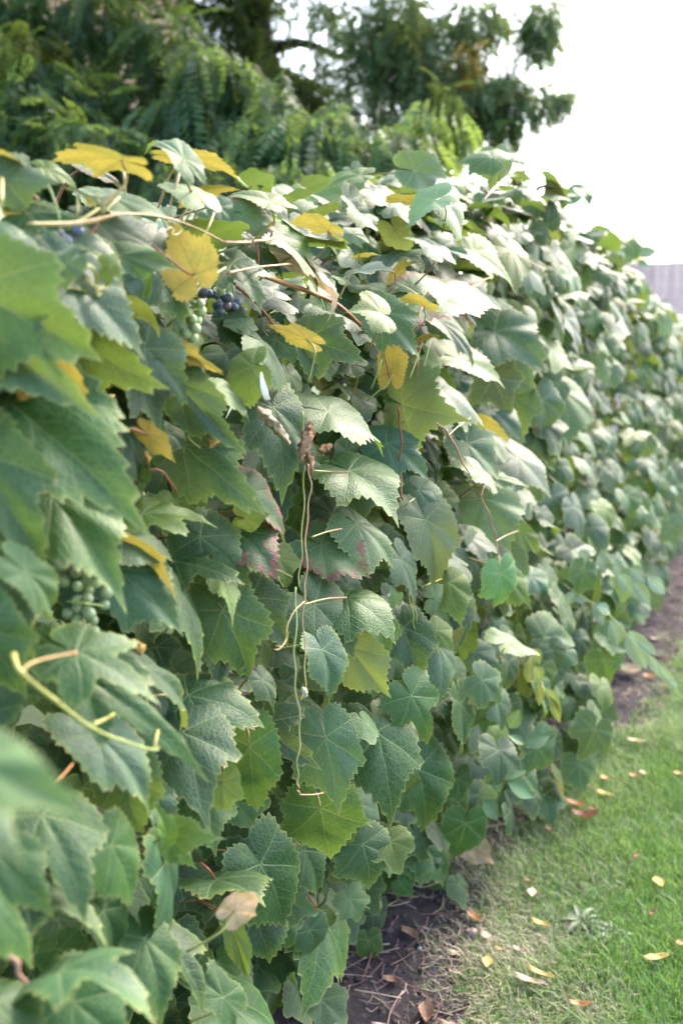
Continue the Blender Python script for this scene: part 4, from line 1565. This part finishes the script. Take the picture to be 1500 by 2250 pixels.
# weeds: low rosettes of lobed leaves in the lawn
def weed(px, py, size, n, label, seed):
    r_ = np.random.default_rng(seed)
    c = on_ground(px, py, .01)
    root = empty('lawn_weed', (c[0], c[1], .01))
    tag(root, label, 'weed')
    for k in range(n):
        a = 2 * math.pi * k / n + r_.uniform(-.3, .3)
        L = size * r_.uniform(.6, 1.1)
        s = np.linspace(0, 1, 15)
        half = L * .12 * np.sin(np.pi * (s * .9 + .07)) ** .7 * np.where(np.arange(15) % 2, 1.25, .5)
        V = []
        for i in range(15):
            zc = L * (.42 * s[i] - .36 * s[i] ** 2) + .006
            for c_ in (-1, 0, 1):
                V.append([s[i] * L, c_ * half[i], zc + abs(c_) * half[i] * .35])
        V = np.array(V)
        ca, sa = math.cos(a), math.sin(a)
        V = V @ np.array([[ca, sa, 0], [-sa, ca, 0], [0, 0, 1]])
        q = [[i * 3 + j, (i + 1) * 3 + j, (i + 1) * 3 + j + 1, i * 3 + j + 1] for i in range(14) for j in range(2)]
        g = Geo()
        col = np.array([.055, .095, .04]) * r_.uniform(.8, 1.15)
        g.add(V, q, None, (col[0], col[1], col[2], 1))
        g.build('leaf', M_OVAL, root)


weed(1275, 2030, .075, 12, 'grey green lobed weed rosette in the dry grass, the larger one', 1)
weed(1345, 2060, .065, 11, 'grey green lobed weed beside the larger rosette, nearer the green grass', 2)
weed(1325, 2150, .055, 7, 'small grey green weed nearest the bottom of the picture', 3)


# ---------------------------------------------------------------- trees beyond the hedge
def frond_template(pairs, lw, ll):
    """a drooping compound leaf of length 1 along +x, leaflets to both sides"""
    V, q = [], []
    for k in range(pairs):
        s = (k + .6) / pairs
        sag = -.35 * s * s
        l = ll * (0.55 + .9 * math.sin(math.pi * (s * .8 + .15)))
        for sg in (-1, 1):
            b0 = np.array([s, 0, sag])
            d = nrm([.45, sg * .9, -.35])
            side = nrm(np.cross(d, [0, .15 * sg, 1]))
            i0 = len(V)
            V += [b0, b0 + d * l * .45 + side * lw * l, b0 + d * l, b0 + d * l * .45 - side * lw * l]
            q.append([i0, i0 + 1, i0 + 2, i0 + 3])
    i0 = len(V)
    V += [[0, .006, 0], [0, -.006, 0], [.5, -.004, -.09], [.5, .004, -.09], [1, .002, -.35], [1, -.002, -.35]]
    q += [[i0, i0 + 1, i0 + 2, i0 + 3], [i0 + 3, i0 + 2, i0 + 5, i0 + 4]]
    return np.array(V, float), np.array(q)


def crown_mesh(clumps, tmpl, droop=0.7, mess=0.6):
    """clumps: (centre, radii, count, frond length, colour, jitter)"""
    TV, TQ = tmpl
    VV, QQ, CC, off = [], [], [], 0
    for cen, rad, cnt, ln_, col, jit in clumps:
        p = rng.standard_normal((cnt, 3))
        p /= np.linalg.norm(p, axis=1)[:, None]
        rr = rng.random(cnt)[:, None] ** 0.45
        pos = np.asarray(cen) + p * rr * np.asarray(rad)
        d = p * .7 + rng.standard_normal((cnt, 3)) * mess
        d[:, 2] -= droop
        d /= np.linalg.norm(d, axis=1)[:, None]
        up = np.array([0, 0, 1.0]) + .35 * rng.standard_normal((cnt, 3))
        s = np.cross(up, d)
        s /= np.linalg.norm(s, axis=1)[:, None]
        n = np.cross(d, s)
        L = ln_ * rng.uniform(.6, 1.15, cnt)
        V = pos[:, None] + L[:, None, None] * (TV[None, :, :1] * d[:, None] + TV[None, :, 1:2] * s[:, None] + TV[None, :, 2:3] * n[:, None])
        V = V + rng.standard_normal(V.shape) * .004
        c = np.asarray(col)[None] * (1 + jit * rng.standard_normal((cnt, 1))) * (1 + .08 * rng.standard_normal((cnt, 3)))
        c = np.clip(c, .004, .8)
        nV = len(TV)
        QQ.append((TQ[None] + (np.arange(cnt) * nV)[:, None, None]).reshape(-1, 4) + off)
        VV.append(V.reshape(-1, 3))
        CC.append(np.repeat(np.concatenate([c, np.ones((cnt, 1))], 1), nV, axis=0))
        off += cnt * nV
    return np.concatenate(VV), np.concatenate(QQ), np.concatenate(CC)


WALNUT = frond_template(11, .2, .17)
FINEF = frond_template(13, .17, .12)


def tree(name, label, trunk, rad, limbs, clumps, tmpl, bark, droop=0.7, mess=0.6):
    P = spline(trunk, 6)
    org = np.array(trunk[0], float)
    root = empty(name, org)
    tag(root, label, 'tree')
    g = Geo()
    g.tube(P - org, np.linspace(rad, rad * .45, len(P)) * (1 + .06 * np.sin(np.arange(len(P)) * 2.1)), 12, bark)
    g.build('trunk', M_BARK, root)
    for lb in limbs:
        S = spline(lb[0], 6)
        g = Geo()
        g.tube(S - org, np.linspace(lb[1], lb[1] * .35, len(S)), 7, lb[2] if len(lb) > 2 else bark)
        g.build('limb', M_BARK, root)
    V, q, C = crown_mesh(clumps, tmpl, droop, mess)
    obj('crown', mesh_from('crown', V - org, None, q, {'tint': C}, smooth=False), M_TREE, root)
    return root


def cl(px, py, t, rpx, rpy, cnt, ln_, col, jit=.25, rd=None):
    c = at(px, py, t)
    rx, rz = rpx / FPX * t, rpy / FPX * t
    return (c, (rx, rd or rx, rz), cnt, ln_, col, jit)


G1, G2, G3, G4 = (.026, .062, .018), (.042, .092, .030), (.016, .038, .016), (.075, .130, .042)
G5 = (.13, .185, .09)
YG, AMB = (.19, .20, .035), (.42, .26, .06)


def down(p):
    return (p[0], p[1], -.08)


# 1 left: broad tree with a tan trunk
b_ = at(245, 330, 6.2)
tk = [down(b_), (b_[0], b_[1], 1.2), at(250, 240, 6.2), at(240, 110, 6.3), at(250, -150, 6.4)]
tree('broad_tree', 'leafy dark green tree with a slim tan trunk behind the left end of the hedge', tk, .09,
     [([at(250, 200, 6.2), at(200, 100, 6.0), at(130, 62, 5.8)], .03, (.40, .26, .17, 1)), ([at(140, 62, 5.8), at(220, 64, 5.9), at(300, 70, 6.0)], .022, (.45, .28, .18, 1)),
      ([at(240, 150, 6.3), at(300, 0, 6.2)], .03), ([at(250, 210, 6.2), at(100, 230, 5.6), at(0, 260, 5.2)], .03)],
     [cl(40, 130, 5.6, 110, 90, 153, 0.27, YG, .3), cl(60, 260, 5.2, 130, 90, 255, 0.26, G2), cl(190, 330, 5.0, 150, 70, 255, 0.24, G2), cl(120, 200, 5.4, 110, 90, 130, 0.26, G1),
      cl(340, 230, 5.6, 100, 110, 90, 0.26, G1), cl(180, 30, 5.8, 160, 60, 102, 0.29, G1), cl(20, 20, 5.8, 90, 60, 119, 0.27, G2), cl(370, 90, 5.6, 90, 70, 119, 0.27, G1),
      cl(60, 400, 5.0, 160, 60, 204, 0.24, G2), cl(-200, 200, 5.4, 180, 220, 442, 0.29, G2), cl(150, -250, 6.0, 330, 180, 714, 0.30, G1), cl(100, -700, 6.5, 500, 250, 1190, 0.36, G1)],
     WALNUT, (.20, .13, .09, 1), .8, .4)
# 2 the dark trunk and its dense dark crown
b_ = at(570, 400, 8.6)
tk = [down(b_), (b_[0], b_[1], 1.5), at(575, 200, 8.6), at(560, 60, 8.6), at(550, -300, 8.7)]
tree('dark_conifer', 'dense dark tree with a thick blackish trunk behind the middle of the hedge', tk, .26,
     [([at(565, 120, 8.6), at(660, 95, 8.3), at(760, 130, 8.0)], .06), ([at(560, 60, 8.6), at(440, 20, 8.4), at(330, 40, 8.2)], .06), ([at(570, 150, 8.6), at(680, 190, 8.3), at(740, 210, 8.1)], .05)],
     [cl(560, 170, 8.3, 110, 90, 340, 0.29, G3), cl(480, 60, 8.4, 90, 70, 221, 0.29, G3), cl(620, 230, 8.0, 120, 70, 340, 0.29, G3), cl(700, 215, 8.2, 80, 40, 187, 0.25, G3),
      cl(450, 340, 8.0, 150, 120, 510, 0.32, G3), cl(520, -20, 8.4, 130, 50, 272, 0.29, G3), cl(740, 20, 8.3, 50, 60, 80, 0.25, G2), cl(665, 15, 8.3, 70, 30, 55, 0.25, G2), cl(500, -450, 8.6, 500, 280, 1360, 0.40, G3), cl(800, 330, 8.0, 140, 90, 340, 0.29, G2)],
     FINEF, (.035, .028, .024, 1), .5)
# 3 young walnut-like tree whose fronds droop right behind the hedge
b_ = at(610, 470, 5.4)
tk = [down(b_), (b_[0], b_[1], 1.4), at(620, 330, 5.4), at(600, 230, 5.4), at(560, 150, 5.5)]
tree('feathery_tree', 'young tree with long drooping feathery green fronds right behind the hedge top', tk, .05,
     [([at(620, 340, 5.4), at(720, 290, 5.2), at(820, 280, 5.1)], .02), ([at(610, 260, 5.4), at(520, 180, 5.2), at(440, 120, 5.1)], .02), ([at(620, 350, 5.4), at(520, 330, 5.1)], .018)],
     [cl(560, 210, 5.2, 100, 70, 78, 0.38, G2), cl(470, 160, 5.2, 100, 70, 78, 0.38, G1), cl(560, 330, 5.0, 130, 70, 137, 0.35, G2), cl(680, 300, 5.0, 110, 70, 126, 0.35, G2), cl(790, 330, 5.0, 110, 70, 126, 0.35, G4),
      cl(430, 260, 5.2, 120, 80, 115, 0.38, G1), cl(650, 410, 4.8, 200, 60, 168, 0.35, G2), cl(450, 400, 4.8, 150, 60, 126, 0.35, G1), cl(900, 320, 5.0, 80, 50, 73, 0.33, G4), cl(960, 260, 5.2, 70, 50, 42, 0.33, G4),
      cl(350, 330, 5.1, 110, 60, 84, 0.35, G1), cl(740, 255, 5.1, 50, 40, 37, 0.33, G4)],
     WALNUT, (.09, .07, .05, 1), 1.5, .3)
# 4 right: the airy crown that ends against the sky
b_ = at(960, 400, 7.8)
tk = [down(b_), (b_[0], b_[1], 1.6), at(950, 250, 7.8), at(910, 60, 7.8), at(880, -150, 7.9)]
tree('airy_tree', 'tall airy tree whose feathery crown ends against the bright sky', tk, .06,
     [([at(950, 220, 7.8), at(900, 110, 7.6), at(850, 20, 7.5)], .03, (.25, .18, .13, 1)), ([at(960, 50, 7.6), at(1000, 60, 7.5), at(1060, 80, 7.4)], .022, (.40, .28, .22, 1)),
      ([at(950, 200, 7.8), at(1080, 190, 7.5), at(1200, 200, 7.3)], .025), ([at(950, 240, 7.8), at(1060, 260, 7.5), at(1140, 280, 7.4)], .02)],
     [cl(860, 60, 7.5, 110, 80, 471, 0.24, G5), cl(960, 140, 7.5, 110, 90, 518, 0.24, G5), cl(820, 170, 7.6, 80, 80, 282, 0.24, G5), cl(1040, 40, 7.4, 80, 50, 163, 0.23, G5), cl(1190, 50, 7.3, 42, 60, 222, 0.22, G5),
      cl(1070, 220, 7.4, 90, 60, 352, 0.23, G5), cl(1180, 220, 7.3, 50, 40, 128, 0.20, G5), cl(1240, 205, 7.2, 26, 22, 50, 0.19, G5), cl(1110, 280, 7.3, 40, 30, 81, 0.20, G4), cl(960, 260, 7.5, 100, 60, 329, 0.23, G5),
      cl(1030, 130, 7.2, 26, 50, 50, 0.20, AMB), cl(1120, 30, 7.4, 60, 40, 50, 0.22, G5), cl(1130, 180, 7.4, 40, 30, 46, 0.20, G5), cl(985, 215, 6.9, 40, 30, 40, 0.20, YG), cl(900, 30, 7.0, 30, 50, 26, 0.20, YG),
      cl(1150, 130, 7.3, 50, 40, 30, 0.20, G5), cl(900, -350, 7.8, 350, 220, 1652, 0.32, G5), cl(730, 90, 7.9, 50, 90, 92, 0.23, G5)],
     FINEF, (.12, .09, .07, 1), .8)
# far trees beyond the end of the garden, haze painted in as pale leaf colour
for k, (px, py, t, rx, ry, lab) in enumerate(((1350, 520, 26, 70, 70, 'pale yellow green tree far off above the end of the hedge'),)):
    b_ = at(px, 620, t)
    tree('distant_tree', lab, [down(b_), (b_[0], b_[1], 1.5), at(px, py, t)], .16, [([at(px, 560, t), at(px + 50, py, t)], .06)],
         [cl(px, py, t, rx, ry, 110, .7, (.55, .52, .28), .25), cl(px - 30, py + 70, t, rx, ry * .6, 110, .7, (.55, .50, .28), .25)], WALNUT, (.2, .16, .12, 1), .4)

# ---------------------------------------------------------------- wooden fence at the end of the garden, house wall behind the trees
def box(g, c, s, col):
    x, y, z = c
    a, b, h = s[0] / 2, s[1] / 2, s[2] / 2
    V = [[x + i * a, y + j * b, z + k * h] for i in (-1, 1) for j in (-1, 1) for k in (-1, 1)]
    q = [[0, 1, 3, 2], [4, 6, 7, 5], [0, 4, 5, 1], [2, 3, 7, 6], [0, 2, 6, 4], [1, 5, 7, 3]]
    g.add(V, q, None, col)


M_WOOD = tint_material('weathered_wood', 0.8, 0.2, 0.0, 6, 0.25, 0.002, 30)
fy = 15.4
fr = empty('wooden_fence', (0, fy, 0))
tag(fr, 'pale pinkish wooden board fence across the far end of the lawn', 'fence')
for k in range(66):
    g = Geo()
    sh = rng.uniform(.78, 1.15)
    box(g, (0, 0, 1.28), (.138, .022, 2.56 + rng.uniform(-.01, .01)), (.60 * sh, .42 * sh, .38 * sh, 1))  # boards lightened in colour to stand in for distance haze
    g.build('board', M_WOOD, fr, (-3.2 + k * .1415, 0, 0), smooth=False)
for z_ in (.5, 2.0):
    g = Geo()
    box(g, (0, 0, 0), (9.4, .045, .09), (.38, .30, .30, 1))
    g.build('rail', M_WOOD, fr, (1.4, .037, z_), smooth=False)

M_WALL = tint_material('stucco', 0.9, 0.1, 0.0, 1.5, 0.15, 0.004, 40)
hc = at(90, 300, 14.0)
hs = empty('house', (hc[0], hc[1], 0))
tag(hs, 'warm tan house wall glimpsed through the trees at the upper left', 'house')
hs.rotation_euler = (0, 0, R(25))
g = Geo()
box(g, (0, 0, 3.2), (4.4, .3, 6.6), (.70, .42, .27, 1))
g.build('wall', M_WALL, hs, smooth=False)
g = Geo()
V = [[-2.6, -.7, 6.4], [2.5, -.7, 6.4], [2.5, 3.6, 8.2], [-2.6, 3.6, 8.2]]
V = V + [[a, b, c + .18] for a, b, c in V]
g.add(V, [[0, 3, 2, 1], [4, 5, 6, 7], [0, 1, 5, 4], [1, 2, 6, 5], [2, 3, 7, 6], [3, 0, 4, 7]], None, (.20, .14, .11, 1))
g.build('roof', M_WALL, hs, smooth=False)
